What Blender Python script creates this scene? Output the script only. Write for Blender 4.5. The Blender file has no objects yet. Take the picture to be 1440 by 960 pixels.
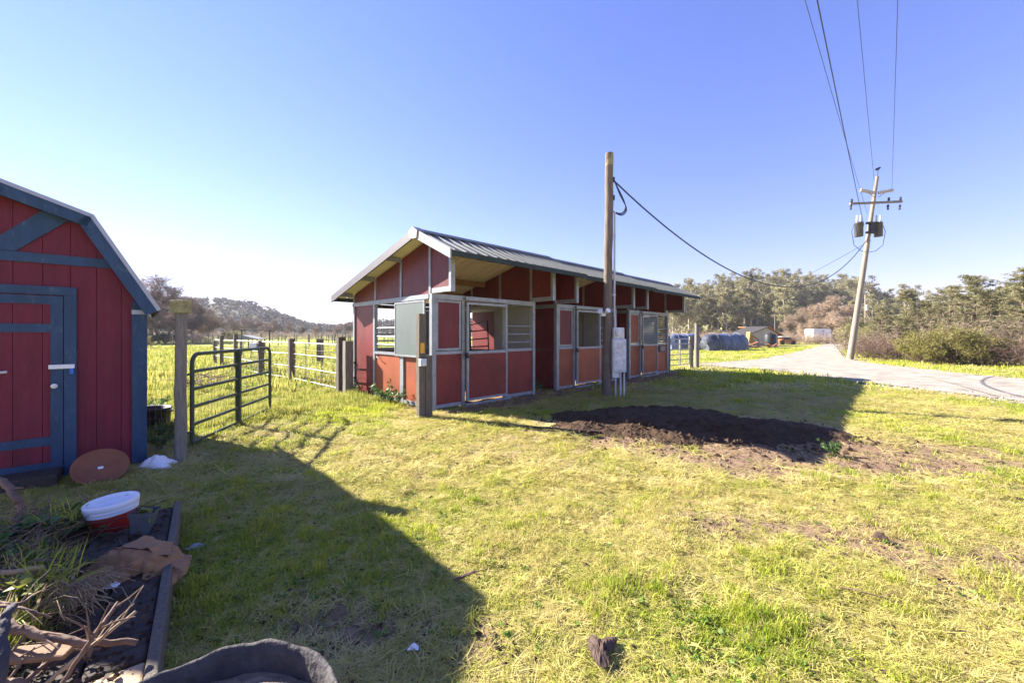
import bpy, bmesh, math, random
import numpy as np
from mathutils import Vector, Matrix, Quaternion
R = math.radians
rnd = random.Random(7)
sc = bpy.context.scene
COL = sc.collection
# ------------------------------------------------------------------ camera, sky, sun, exposure
CAMH = 1.55
cd = bpy.data.cameras.new("camera")
cam = bpy.data.objects.new("camera", cd)
COL.objects.link(cam)
cam.location = (0, 0, CAMH)
cam.rotation_euler = (R(90), 0, 0)
cd.lens = 14.0
cd.sensor_width = 36.0
cd.sensor_fit = 'HORIZONTAL'
cd.shift_y = -11 / 1440
cd.clip_start = 0.05
cd.clip_end = 6000
sc.camera = cam
SUN_EL = R(30.0)
SX, SY = 0.908, -0.419                       # the way shadows fall on the ground
world = bpy.data.worlds.new("World")
sc.world = world
world.use_nodes = True
wn = world.node_tree
sky = wn.nodes.new('ShaderNodeTexSky')
sky.sky_type = 'NISHITA'
sky.sun_disc = False
sky.sun_elevation = SUN_EL
sky.sun_rotation = math.atan2(-SX, -SY)
sky.altitude = 0
sky.air_density = 1.6
sky.dust_density = 0.0
sky.ozone_density = 1.0
tint = wn.nodes.new('ShaderNodeMix')                 # the photograph's cool white balance, the same over the whole sky
tint.data_type = 'RGBA'
tint.blend_type = 'MULTIPLY'
tint.inputs[0].default_value = 1.0
tint.inputs[7].default_value = (0.60, 0.62, 1.24, 1)
wn.links.new(sky.outputs[0], tint.inputs[6])
wn.links.new(tint.outputs[2], wn.nodes['Background'].inputs[0])
wn.nodes['Background'].inputs[1].default_value = 0.05
sd = bpy.data.lights.new("sun", 'SUN')
sun = bpy.data.objects.new("sun", sd)
COL.objects.link(sun)
sd.energy = 5.0
sd.angle = R(0.5)
sd.color = (1.0, 0.93, 0.82)
sun.location = (-30, 14, 19)
sun.rotation_euler = Vector((SX * math.cos(SUN_EL), SY * math.cos(SUN_EL), -math.sin(SUN_EL))).to_track_quat('-Z', 'Y').to_euler()
sc.view_settings.view_transform = 'Standard'
sc.view_settings.look = 'None'
sc.view_settings.exposure = 2.15
sc.view_settings.gamma = 1
sc.cycles.max_bounces = 8
sc.cycles.transparent_max_bounces = 8
sc.cycles.use_denoising = True


# ------------------------------------------------------------------ materials
def M(name, col, rough=0.7, var=0.2, scale=4.0, metal=0.0, bump=0.0, bscale=40.0, stretch=(1, 1, 1), trans=0.0, tint=None, spec=0.3, rand=0.0, wear=None):
    m = bpy.data.materials.new(name)
    m.use_nodes = True
    nt = m.node_tree
    N, L = nt.nodes, nt.links
    b = N['Principled BSDF']
    b.inputs['Roughness'].default_value = rough
    b.inputs['Metallic'].default_value = metal
    b.inputs['Specular IOR Level'].default_value = spec
    tc = N.new('ShaderNodeTexCoord')
    mp = N.new('ShaderNodeMapping')
    mp.inputs['Scale'].default_value = stretch
    L.new(tc.outputs['Object'], mp.inputs[0])
    n1 = N.new('ShaderNodeTexNoise')
    n1.inputs['Scale'].default_value = scale
    n1.inputs['Detail'].default_value = 8
    n1.inputs['Roughness'].default_value = 0.65
    L.new(mp.outputs[0], n1.inputs['Vector'])
    cr = N.new('ShaderNodeValToRGB')
    c2 = tint or tuple(min(1, c * (1 + var)) for c in col)
    cr.color_ramp.elements[0].position = 0.3
    cr.color_ramp.elements[1].position = 0.72
    cr.color_ramp.elements[0].color = (*[c * (1 - var) for c in col], 1)
    cr.color_ramp.elements[1].color = (*c2, 1)
    L.new(n1.outputs['Fac'], cr.inputs[0])
    out = cr.outputs[0]
    if wear:                                   # (colour, how much, scale, stretch): scuffs, chips and splashes of dirt
        wc, wa, ws, wst = wear
        m2 = N.new('ShaderNodeMapping'); m2.inputs['Scale'].default_value = wst
        L.new(tc.outputs['Object'], m2.inputs[0])
        n3 = N.new('ShaderNodeTexNoise'); n3.inputs['Scale'].default_value = ws; n3.inputs['Detail'].default_value = 10; n3.inputs['Roughness'].default_value = 0.75
        L.new(m2.outputs[0], n3.inputs['Vector'])
        r3 = N.new('ShaderNodeMapRange'); r3.inputs['From Min'].default_value = .56; r3.inputs['From Max'].default_value = .70; r3.inputs['To Max'].default_value = wa
        L.new(n3.outputs['Fac'], r3.inputs[0])
        x3 = N.new('ShaderNodeMix'); x3.data_type = 'RGBA'; x3.inputs[7].default_value = (*wc, 1)
        L.new(r3.outputs[0], x3.inputs[0]); L.new(out, x3.inputs[6])
        out = x3.outputs[2]
    if rand > 0:
        oi = N.new('ShaderNodeObjectInfo')
        hv = N.new('ShaderNodeHueSaturation')
        mr = N.new('ShaderNodeMapRange')
        mr.inputs['To Min'].default_value = 1 - rand
        mr.inputs['To Max'].default_value = 1 + rand
        L.new(oi.outputs['Random'], mr.inputs[0])
        L.new(mr.outputs[0], hv.inputs['Value'])
        L.new(out, hv.inputs['Color'])
        out = hv.outputs[0]
    L.new(out, b.inputs['Base Color'])
    if bump > 0:
        n2 = N.new('ShaderNodeTexNoise')
        n2.inputs['Scale'].default_value = bscale
        n2.inputs['Detail'].default_value = 6
        L.new(mp.outputs[0], n2.inputs['Vector'])
        bp = N.new('ShaderNodeBump')
        bp.inputs['Strength'].default_value = bump
        bp.inputs['Distance'].default_value = 0.02
        L.new(n2.outputs['Fac'], bp.inputs['Height'])
        L.new(bp.outputs[0], b.inputs['Normal'])
    if trans > 0:
        t = N.new('ShaderNodeBsdfTranslucent')
        L.new(out, t.inputs['Color'])
        mx = N.new('ShaderNodeMixShader')
        mx.inputs[0].default_value = trans
        L.new(b.outputs[0], mx.inputs[1])
        L.new(t.outputs[0], mx.inputs[2])
        L.new(mx.outputs[0], N['Material Output'].inputs[0])
    return m


def grass_mat(name, stops, trans=0.45, nscale=0.9):
    """blade colour follows a noise laid over the place, plus a little random change from tuft to tuft"""
    m = bpy.data.materials.new(name)
    m.use_nodes = True
    N, L = m.node_tree.nodes, m.node_tree.links
    b = N['Principled BSDF']
    b.inputs['Roughness'].default_value = 0.55
    b.inputs['Specular IOR Level'].default_value = 0.25
    g = N.new('ShaderNodeNewGeometry')
    n = N.new('ShaderNodeTexNoise')
    n.inputs['Scale'].default_value = nscale
    n.inputs['Detail'].default_value = 5
    L.new(g.outputs['Position'], n.inputs['Vector'])
    oi = N.new('ShaderNodeObjectInfo')
    ad = N.new('ShaderNodeMath'); ad.operation = 'MULTIPLY_ADD'
    L.new(oi.outputs['Random'], ad.inputs[0]); ad.inputs[1].default_value = 0.5
    mu = N.new('ShaderNodeMath'); mu.operation = 'MULTIPLY_ADD'
    L.new(n.outputs['Fac'], mu.inputs[0]); mu.inputs[1].default_value = 1.2; mu.inputs[2].default_value = -0.35
    L.new(mu.outputs[0], ad.inputs[2])
    cr = N.new('ShaderNodeValToRGB')
    els = cr.color_ramp.elements
    for k, c in enumerate(stops):
        p = k / (len(stops) - 1)
        e = els[0] if k == 0 else (els[1] if k == len(stops) - 1 else els.new(p))
        e.position = p
        e.color = (*c, 1)
    L.new(ad.outputs[0], cr.inputs[0])
    L.new(cr.outputs[0], b.inputs['Base Color'])
    t = N.new('ShaderNodeBsdfTranslucent')
    L.new(cr.outputs[0], t.inputs['Color'])
    mx = N.new('ShaderNodeMixShader'); mx.inputs[0].default_value = trans
    L.new(b.outputs[0], mx.inputs[1]); L.new(t.outputs[0], mx.inputs[2])
    L.new(mx.outputs[0], N['Material Output'].inputs[0])
    return m


red = M("barn_red", (0.150, 0.021, 0.022), 0.45, 0.3, 1.6, bump=0.1, bscale=60, rand=0.12, wear=((0.22, 0.12, 0.085), 0.55, 7, (1.6, 1.6, .45)))
redmid = M("mid_red", (0.20, 0.032, 0.024), 0.48, 0.28, 1.6, bump=0.1, bscale=60, rand=0.08, wear=((0.22, 0.12, 0.085), 0.55, 7, (1.6, 1.6, .45)))
redold_bounce = M("faded_bounce_red", (0.29, 0.072, 0.030), 0.5, 0.26, 1.6, bump=0.1, bscale=60, rand=0.10, wear=((0.22, 0.12, 0.085), 0.55, 7, (1.6, 1.6, .45)))  # faded paint, with warm bounce from the sunlit ground mixed into the colour
steel = M("galvanised_steel", (0.30, 0.32, 0.34), 0.45, 0.24, 6, metal=0.3, bump=0.08, bscale=50, wear=((0.12, 0.085, 0.06), 0.6, 14, (1, 1, .6)))
greypanel = M("grey_panel", (0.24, 0.25, 0.235), 0.7, 0.1, 3)
shutterm = M("shutter_green_grey", (0.115, 0.145, 0.14), 0.55, 0.1, 3)
rooftop = M("roof_metal", (0.125, 0.13, 0.115), 0.5, 0.2, 3, metal=0.1)
roofunder = M("roof_underside", (0.78, 0.70, 0.54), 0.6, 0.08, 3)
dripm = M("drip_green", (0.035, 0.05, 0.048), 0.7, 0.2, 4, spec=0.15)
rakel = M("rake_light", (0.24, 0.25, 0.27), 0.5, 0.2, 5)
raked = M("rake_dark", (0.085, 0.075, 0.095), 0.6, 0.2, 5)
purlinm = M("purlin_wood", (0.26, 0.15, 0.08), 0.75, 0.3, 5, stretch=(1, 8, 8), bump=0.2)
ridgem = M("ridge_cap", (0.42, 0.34, 0.28), 0.6, 0.15, 8)
blackm = M("black_metal", (0.02, 0.02, 0.022), 0.5, 0.2, 6)
woodg = M("grey_weathered_wood", (0.21, 0.19, 0.16), 0.85, 0.4, 9, stretch=(6, 6, 0.6), bump=0.5, bscale=30)
wooddk = M("dark_weathered_wood", (0.13, 0.11, 0.085), 0.85, 0.4, 9, stretch=(6, 6, 0.6), bump=0.5, bscale=30)
polew = M("pole_wood", (0.165, 0.13, 0.10), 0.85, 0.45, 7, stretch=(5, 5, 0.5), bump=0.6, bscale=25)
upolew = M("utility_pole_wood", (0.25, 0.205, 0.16), 0.85, 0.25, 5, stretch=(5, 5, 0.4), bump=0.4, bscale=25)
lichen = M("lichen_wood", (0.30, 0.27, 0.13), 0.9, 0.4, 14, bump=0.6)
shedred = M("shed_maroon", (0.135, 0.013, 0.031), 0.6, 0.28, 2.2, bump=0.25, bscale=30, stretch=(5, 5, 0.5), wear=((.16, .07, .075), .4, 9, (2, 2, .5)), rand=.04)
shedblue = M("shed_blue", (0.022, 0.056, 0.118), 0.55, 0.25, 4, bump=0.2, bscale=40, stretch=(2, 2, .6), wear=((.14, .17, .19), .55, 16, (1, 1, .5)))
edgewhite = M("drip_edge_metal", (0.34, 0.36, 0.42), 0.4, 0.08, 5, metal=0.2)
shingle = M("shingle", (0.045, 0.04, 0.04), 0.9, 0.4, 20, bump=0.5)
gategreen = M("gate_green", (0.028, 0.105, 0.060), 0.5, 0.35, 7, tint=(0.085, 0.08, 0.06))
gatesilver = M("gate_silver", (0.34, 0.34, 0.33), 0.5, 0.15, 6, metal=0.3)
wirem = M("wire", (0.20, 0.19, 0.17), 0.5, 0.2, 6, metal=0.4)
cablem = M("cable_black", (0.025, 0.03, 0.04), 0.5, 0.2, 6)
boxgrey = M("box_grey", (0.58, 0.62, 0.65), 0.5, 0.22, 6, metal=0.1)
boxold = M("box_peeling_white", (0.68, 0.67, 0.64), 0.7, 0.35, 9, bump=0.2)
conduit = M("conduit", (0.50, 0.52, 0.56), 0.5, 0.12, 5, metal=0.1)
yellow = M("yellow_tag", (0.70, 0.36, 0.02), 0.5, 0.1, 6)
whitem = M("white_plastic", (0.75, 0.76, 0.78), 0.45, 0.06, 5)
redplastic = M("red_plastic", (0.40, 0.025, 0.02), 0.4, 0.15, 5)
potgrey = M("grey_pot", (0.10, 0.11, 0.11), 0.6, 0.25, 9)
terracotta = M("terracotta", (0.23, 0.088, 0.045), 0.8, 0.16, 6, bump=0.1)
paper = M("brown_paper", (0.34, 0.19, 0.095), 0.8, 0.15, 5, bump=0.2, trans=0.15)
bluem = M("blue_plastic", (0.03, 0.14, 0.55), 0.4, 0.1, 5)
tarpblue = M("blue_tarp", (0.045, 0.075, 0.15), 0.38, 0.6, 2.2, bump=1.0, bscale=5, tint=(0.20, 0.24, 0.33), stretch=(2.5, .5, .5))
tarpblack = M("black_tarp", (0.02, 0.025, 0.035), 0.35, 0.5, 2.2, bump=1.0, bscale=5, tint=(0.14, 0.15, 0.18), stretch=(2.5, .5, .5))
rust = M("rusty_tin", (0.40, 0.16, 0.07), 0.75, 0.3, 3)
oldwall = M("old_boards", (0.42, 0.37, 0.31), 0.85, 0.25, 5, stretch=(3, 3, 0.4))
bark = M("bark_brown", (0.15, 0.105, 0.075), 0.9, 0.3, 6, bump=0.4)
barkpale = M("bark_pale", (0.40, 0.33, 0.26), 0.85, 0.3, 3, stretch=(1, 1, 0.3), bump=0.2)
twigm = M("twig_brown", (0.25, 0.175, 0.13), 0.9, 0.25, 3, rand=0.25)
twigtan = M("twig_tan", (0.36, 0.265, 0.185), 0.9, 0.25, 3, rand=0.15)
branchm = M("cut_branch", (0.155, 0.095, 0.065), 0.8, 0.3, 12, bump=0.3)
strawstick = M("pale_stick", (0.34, 0.24, 0.14), 0.8, 0.2, 12)
eucleaf = M("eucalyptus_leaf", (0.21, 0.205, 0.09), 0.55, 0.35, 0.35, trans=0.35, rand=0.25, tint=(0.35, 0.31, 0.16))
darkleaf = M("dark_leaf", (0.055, 0.08, 0.03), 0.55, 0.35, 0.8, trans=0.3, rand=0.2)
oliveleaf = M("olive_leaf", (0.215, 0.22, 0.07), 0.6, 0.35, 0.8, trans=0.4, rand=0.3, tint=(0.37, 0.335, 0.14))
broomleaf = M("broom_leaf", (0.20, 0.19, 0.045), 0.6, 0.4, 1.2, trans=0.35, tint=(.34, .30, .09))
hillleaf = M("hill_tree_leaf", (0.115, 0.10, 0.08), 0.7, 0.3, 0.1, trans=0.2, rand=0.3)
weedleaf = M("weed_leaf", (0.085, 0.15, 0.04), 0.5, 0.3, 9, trans=0.35)
weedpale = M("weed_pale_leaf", (0.25, 0.26, 0.05), 0.5, 0.3, 9, trans=0.35)
soil = M("dark_mulch", (0.068, 0.043, 0.027), 0.95, 0.5, 9, bump=0.9, bscale=45, spec=0.1)
gravel = M("gravel", (0.32, 0.28, 0.23), 0.95, 0.38, 1.6, bump=1.0, bscale=45, spec=0.1)
hillsoil = M("hill_scrub", (0.10, 0.085, 0.055), 0.95, 0.4, 0.06, spec=0.1)
hilltan = M("hill_dry_grass", (0.27, 0.19, 0.115), 0.95, 0.35, 0.12, spec=0.1)
concretem = M("trough_rubber", (0.055, 0.050, 0.050), 0.8, 0.5, 9, bump=0.7, bscale=30)
deckwood = M("deck_timber", (0.060, 0.046, 0.036), 0.8, 0.4, 6, stretch=(8, 0.6, 8), bump=0.5, bscale=20)
deckpale = M("deck_pale_board", (0.50, 0.36, 0.22), 0.8, 0.2, 6, stretch=(8, 0.6, 8), bump=0.3, bscale=20)
leafdead = M("dead_leaf", (0.085, 0.055, 0.042), 0.8, 0.35, 18, trans=0.2)
birdm = M("crow_black", (0.012, 0.012, 0.018), 0.5, 0.3, 6)
tanleaf = M("dry_grass_tuft", (0.42, 0.31, 0.19), 0.8, 0.25, 9, trans=0.3)
GREEN = grass_mat("grass_green", [(0.15, 0.26, 0.010), (0.32, 0.43, 0.016), (0.50, 0.54, 0.03), (0.60, 0.58, 0.08)], nscale=0.8)
STRAW = grass_mat("grass_straw", [(0.38, 0.40, 0.05), (0.66, 0.62, 0.13), (0.82, 0.72, 0.24), (0.70, 0.56, 0.27)], trans=0.45, nscale=1.3)
FIELD = grass_mat("grass_field", [(0.13, 0.21, 0.012), (0.27, 0.34, 0.018), (0.40, 0.43, 0.035), (0.52, 0.44, 0.14)], trans=0.5, nscale=0.5)


# ------------------------------------------------------------------ object helpers
def tag(o, label=None, cat=None, group=None, kind=None):
    if label: o['label'] = label
    if cat: o['category'] = cat
    if group: o['group'] = group
    if kind: o['kind'] = kind
    return o


def empty(name, loc, rz=0, label=None, cat=None, group=None):
    o = bpy.data.objects.new(name, None)
    COL.objects.link(o)
    o.empty_display_size = 0.2
    o.location = loc
    o.rotation_euler = (0, 0, rz)
    return tag(o, label, cat, group)


def link(name, me, parent=None):
    o = bpy.data.objects.new(name, me)
    COL.objects.link(o)
    if parent is not None:
        o.parent = parent
    return o


class MB:
    """collects shapes into ONE mesh"""
    def __init__(s):
        s.v, s.f, s.m, s.sm = [], [], [], []

    def add(s, vs, fs, mi=0, smooth=False):
        o = len(s.v)
        s.v += [tuple(v) for v in vs]
        for f in fs:
            s.f.append(tuple(i + o for i in f)); s.m.append(mi); s.sm.append(smooth)
        return s

    def box(s, x0, x1, y0, y1, z0, z1, mi=0):
        vs = [(x, y, z) for z in (z0, z1) for y in (y0, y1) for x in (x0, x1)]
        return s.add(vs, [(0, 2, 3, 1), (4, 5, 7, 6), (0, 1, 5, 4), (2, 6, 7, 3), (0, 4, 6, 2), (1, 3, 7, 5)], mi)

    def prism(s, poly, axis, a, b, mi=0):
        """poly of 2-D points extruded between a and b along axis (0 x, 1 y, 2 z)"""
        def P(p, t):
            if axis == 0: return (t, p[0], p[1])
            if axis == 1: return (p[0], t, p[1])
            return (p[0], p[1], t)
        n = len(poly)
        vs = [P(p, a) for p in poly] + [P(p, b) for p in poly]
        return s.add(vs, [tuple(range(n))[::-1], tuple(range(n, 2 * n))] + [(i, (i + 1) % n, n + (i + 1) % n, n + i) for i in range(n)], mi)

    def bar(s, p, q, w, h, mi=0, up=(0, 0, 1)):
        p, q = Vector(p), Vector(q)
        d = (q - p).normalized()
        a = d.cross(Vector(up))
        if a.length < 1e-4: a = Vector((1, 0, 0))
        a.normalize()
        b = a.cross(d)
        vs = [e + a * (i * w / 2) + b * (j * h / 2) for e in (p, q) for (i, j) in ((-1, -1), (1, -1), (1, 1), (-1, 1))]
        return s.add(vs, [(0, 3, 2, 1), (4, 5, 6, 7), (0, 1, 5, 4), (1, 2, 6, 5), (2, 3, 7, 6), (3, 0, 4, 7)], mi)

    def tube(s, pts, rad, n=6, mi=0, cap=True, smooth=True):
        pts = [Vector(p) for p in pts]
        k = len(pts)
        rad = [rad] * k if isinstance(rad, (int, float)) else rad
        vs = []
        t0 = (pts[1] - pts[0]).normalized()
        a = t0.orthogonal().normalized()
        for i in range(k):
            t = (pts[min(i + 1, k - 1)] - pts[max(i - 1, 0)])
            t = t.normalized() if t.length > 1e-9 else t0
            a = (a - t * a.dot(t))
            a = a.normalized() if a.length > 1e-6 else t.orthogonal().normalized()
            b = t.cross(a)
            for j in range(n):
                th = 2 * math.pi * j / n
                vs.append(pts[i] + (a * math.cos(th) + b * math.sin(th)) * rad[i])
        fs = [(i * n + j, i * n + (j + 1) % n, (i + 1) * n + (j + 1) % n, (i + 1) * n + j) for i in range(k - 1) for j in range(n)]
        s.add(vs, fs, mi, smooth)
        if cap:
            s.add([vs[j] for j in range(n)], [tuple(range(n))[::-1]], mi)
            s.add([vs[(k - 1) * n + j] for j in range(n)], [tuple(range(n))], mi)
        return s

    def lathe(s, prof, n=20, mi=0, c=(0, 0, 0), wob=None):
        vs = []
        for (r, z) in prof:
            for j in range(n):
                th = 2 * math.pi * j / n
                w = wob(th, r, z) if wob else 1
                vs.append((c[0] + r * w * math.cos(th), c[1] + r * w * math.sin(th), c[2] + z))
        k = len(prof)
        fs = [(i * n + j, i * n + (j + 1) % n, (i + 1) * n + (j + 1) % n, (i + 1) * n + j) for i in range(k - 1) for j in range(n)]
        return s.add(vs, fs, mi, True)

    def mesh(s, name, mats):
        me = bpy.data.meshes.new(name)
        me.from_pydata(s.v, [], s.f)
        for m in (mats if isinstance(mats, (list, tuple)) else [mats]):
            me.materials.append(m)
        me.polygons.foreach_set('material_index', s.m)
        me.polygons.foreach_set('use_smooth', s.sm)
        me.update()
        return me

    def build(s, name, mats, parent=None, bevel=0.0):
        o = link(name, s.mesh(name, mats), parent)
        if bevel:
            bv = o.modifiers.new("bevel", 'BEVEL')
            bv.width = bevel; bv.segments = 2; bv.limit_method = 'ANGLE'
        return o


def copy_tree(o, parent=None):
    c = o.copy()
    COL.objects.link(c)
    if parent is not None:
        c.parent = parent
    for ch in list(o.children):
        copy_tree(ch, c)
    return c


def gp(px, py, z=0.0):
    """point of the ground (or of the level z) that the photograph shows at this pixel"""
    d = 560 * (CAMH - z) / (py - 469.0)
    return Vector(((px - 720) / 560 * d, d, z))


def at(px, py, d):
    return Vector(((px - 720) / 560 * d, d, CAMH - (py - 469) / 560 * d))


# ------------------------------------------------------------------ noise for the lie of the land
def vnoise(x, y, seed=0):
    x = np.asarray(x, float); y = np.asarray(y, float)
    xi = np.floor(x).astype(np.int64); yi = np.floor(y).astype(np.int64)
    fx = x - xi; fy = y - yi
    fx = fx * fx * (3 - 2 * fx); fy = fy * fy * (3 - 2 * fy)

    def h(a, b):
        n = (a * 374761393 + b * 668265263 + seed * 1442695041) & 0x7fffffff
        n = ((n ^ (n >> 13)) * 1274126177) & 0x7fffffff
        return ((n ^ (n >> 16)) & 0xffff) / 65535.0
    return (h(xi, yi) * (1 - fx) + h(xi + 1, yi) * fx) * (1 - fy) + (h(xi, yi + 1) * (1 - fx) + h(xi + 1, yi + 1) * fx) * fy


def fbm(x, y, seed=0, o=4):
    s = 0; a = 0.5; t = 0
    for k in range(o):
        s = s + a * vnoise(x * 2 ** k + 17.3 * k, y * 2 ** k - 9.1 * k, seed + k); t += a; a *= 0.5
    return s / t


def sstep(a, b, x):
    t = np.clip((x - a) / (b - a), 0, 1)
    return t * t * (3 - 2 * t)


def gauss(x, y, cx, cy, rx, ry, ang=0):
    c, s_ = math.cos(ang), math.sin(ang)
    dx, dy = x - cx, y - cy
    u = (dx * c + dy * s_) / rx; v = (-dx * s_ + dy * c) / ry
    return np.exp(-(u * u + v * v))


BC = (-1.65, 8.04)                                   # near corner of the stable
def barn_lu(x, y):
    dx, dy = x - BC[0], y - BC[1]
    return (dx + dy) * 0.7071, (-dx + dy) * 0.7071


def hgt(x, y):
    near = np.exp(-(np.hypot(x, y - 4) / 14.0) ** 2)
    h = (fbm(x / 1.6, y / 1.6, 3) - 0.5) * 0.05 + (fbm(x / 0.30, y / 0.30, 9, 3) - 0.5) * 0.06
    return h * (0.25 + 0.75 * near)


def dirt(x, y):
    """bare soil: round the mulch heap, worn patches in the lawn, the aisle before the stable"""
    n = fbm(x / 0.7, y / 0.7, 21)
    d = 1.3 * gauss(x, y, 3.2, 5.4, 2.9, 1.45, -0.14) + 0.5 * gauss(x, y, 5.2, 5.0, 1.2, 0.8, -0.2)
    d = d + 0.72 * gauss(x, y, 1.9, 3.2, 0.9, 0.3, -0.25) + 0.62 * gauss(x, y, 3.3, 2.6, 1.4, 0.5, -0.45)
    d = d + 0.62 * gauss(x, y, 1.7, 1.75, 0.9, 0.25, -0.2)
    d = d + 0.66 * gauss(x, y, -0.85, 2.1, 0.8, 0.55, -0.4) + 0.5 * gauss(x, y, -1.4, 2.8, 0.7, 0.5)
    d = d + 0.4 * gauss(x, y, -0.1, 2.05, 0.15, 0.3)
    d = d + 0.3 * gauss(x, y, -2.6, 4.4, 1.0, 0.5)
    l, u = barn_lu(x, y)
    d = d + 1.1 * sstep(-1.25, -0.5, u) * sstep(4.3, 3.6, u) * sstep(-0.5, 0.3, l) * sstep(11.8, 11.0, l)
    return np.clip(sstep(0.28, 1.05, d + (n - 0.5) * 1.2 + (fbm(x / .16, y / .16, 27, 3) - .5) * .7), 0, 1)


def green(x, y):
    n = fbm(x / 1.3, y / 1.3, 33)
    g = n * 2.0 - 0.98 - .45 * gauss(x, y, 1.6, 4.2, 2.4, 1.0, -.15) - .4 * gauss(x, y, -1.0, 5.2, 1.5, .8)
    g = g + 0.6 * gauss(x, y, 0.3, 2.2, 0.9, 0.5, -0.4) + 0.35 * gauss(x, y, 1.2, 2.2, 0.9, 0.3, -0.5)
    g = g + 0.5 * gauss(x, y, 5.2, 4.2, 1.2, 0.5) + 0.3 * gauss(x, y, -0.9, 6.4, 2.6, 0.8, 0.7)
    g = g + 0.55 * sstep(-2.2, -3.4, x - (y - 6) * 0.3) * sstep(4.6, 5.6, y)
    g = g + 0.62 * gauss(x, y, -1.5, 2.9, 1.7, 1.1) + .5 * gauss(x, y, -2.9, 4.4, 1.2, .8)
    g = g + 0.5 * sstep(9, 14, y)
    return np.clip(g, 0, 1)


# road: pavement outline on the ground
ROADPOLY = [gp(1470, 569), gp(1380, 558.5), gp(1300, 549), gp(1200, 537), gp(1100, 523), gp(1000, 514.5), gp(968, 513),
            gp(1010, 510.5), gp(1060, 506.5), gp(1100, 500), gp(1130, 492.5), gp(1152, 487), gp(1160, 484), gp(1166, 482.4),
            gp(1190, 482.4), gp(1192, 486), gp(1186, 491), gp(1182, 497), gp(1190, 503), gp(1212, 509), gp(1250, 514), gp(1330, 524), gp(1440, 534.5), gp(1500, 539)]


def in_poly(x, y, P):
    ins = np.zeros(np.shape(x), bool)
    n = len(P)
    for i in range(n):
        x0, y0 = P[i][0], P[i][1]; x1, y1 = P[(i + 1) % n][0], P[(i + 1) % n][1]
        c = ((y0 > y) != (y1 > y)) & (x < (x1 - x0) * (y - y0) / ((y1 - y0) + 1e-12) + x0)
        ins ^= c
    return ins


# ------------------------------------------------------------------ ground sheet
def axis(a, b, step, far_a, far_b, g=1.25):
    xs = list(np.arange(a, b + step / 2, step))
    d = step; lo = [a]
    while lo[-1] > far_a:
        d *= g; lo.append(lo[-1] - d)
    d = step; hi = [xs[-1]]
    while hi[-1] < far_b:
        d *= g; hi.append(hi[-1] + d)
    return np.array(lo[:0:-1] + xs + hi[1:])


def build_ground():
    xs = axis(-6, 9, 0.085, -2500, 2500)
    ys = axis(0.6, 11, 0.085, -1500, 4000)
    X, Y = np.meshgrid(xs, ys)
    Z = hgt(X, Y)
    nx, ny = len(xs), len(ys)
    co = np.stack([X, Y, Z], -1).reshape(-1, 3)
    i = np.arange(nx - 1)[None, :] + np.arange(ny - 1)[:, None] * nx
    F = np.stack([i, i + 1, i + nx + 1, i + nx], -1).reshape(-1, 4)
    me = bpy.data.meshes.new("ground")
    me.vertices.add(len(co)); me.vertices.foreach_set('co', co.ravel())
    me.loops.add(F.size); me.loops.foreach_set('vertex_index', F.ravel())
    me.polygons.add(len(F)); me.polygons.foreach_set('loop_start', np.arange(0, F.size, 4)); me.polygons.foreach_set('loop_total', np.full(len(F), 4))
    me.update(); me.validate()
    me.polygons.foreach_set('use_smooth', np.ones(len(F), bool))
    for nm, fn in (("dirt", dirt), ("green", green)):
        a = me.attributes.new(nm, 'FLOAT', 'POINT')
        a.data.foreach_set('value', fn(co[:, 0], co[:, 1]).astype(np.float32))
    m = bpy.data.materials.new("ground_lawn"); m.use_nodes = True
    N, L = m.node_tree.nodes, m.node_tree.links
    b = N['Principled BSDF']; b.inputs['Roughness'].default_value = 0.95; b.inputs['Specular IOR Level'].default_value = 0.1
    g = N.new('ShaderNodeNewGeometry')

    def noise(s, d=8):
        n = N.new('ShaderNodeTexNoise'); n.inputs['Scale'].default_value = s; n.inputs['Detail'].default_value = d; n.inputs['Roughness'].default_value = 0.7
        L.new(g.outputs['Position'], n.inputs['Vector']); return n

    def ramp(f, c0, c1, p0=0.3, p1=0.7):
        r = N.new('ShaderNodeValToRGB'); r.color_ramp.elements[0].position = p0; r.color_ramp.elements[1].position = p1
        r.color_ramp.elements[0].color = (*c0, 1); r.color_ramp.elements[1].color = (*c1, 1)
        L.new(f, r.inputs[0]); return r.outputs[0]

    def mix(f, a, c):
        x = N.new('ShaderNodeMix'); x.data_type = 'RGBA'
        L.new(f, x.inputs[0]); L.new(a, x.inputs[6]); L.new(c, x.inputs[7]); return x.outputs[2]
    straw = ramp(noise(28, 10).outputs['Fac'], (0.10, 0.08, 0.03), (0.58, 0.49, 0.22), .36, .60)
    grn = ramp(noise(28, 10).outputs['Fac'], (0.07, 0.10, 0.012), (0.40, 0.42, 0.05), .36, .62)
    soilc = ramp(noise(9).outputs['Fac'], (0.12, 0.074, 0.042), (0.33, 0.225, 0.14))
    ag = N.new('ShaderNodeAttribute'); ag.attribute_name = 'green'
    ad = N.new('ShaderNodeAttribute'); ad.attribute_name = 'dirt'
    c = mix(ag.outputs['Fac'], straw, grn)
    c = mix(ad.outputs['Fac'], c, soilc)
    L.new(c, b.inputs['Base Color'])
    bp = N.new('ShaderNodeBump'); bp.inputs['Strength'].default_value = 0.9; bp.inputs['Distance'].default_value = 0.03
    L.new(noise(35, 10).outputs['Fac'], bp.inputs['Height']); L.new(bp.outputs[0], b.inputs['Normal'])
    me.materials.append(m)
    return tag(link("ground", me), kind='structure')


build_ground()


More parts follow.
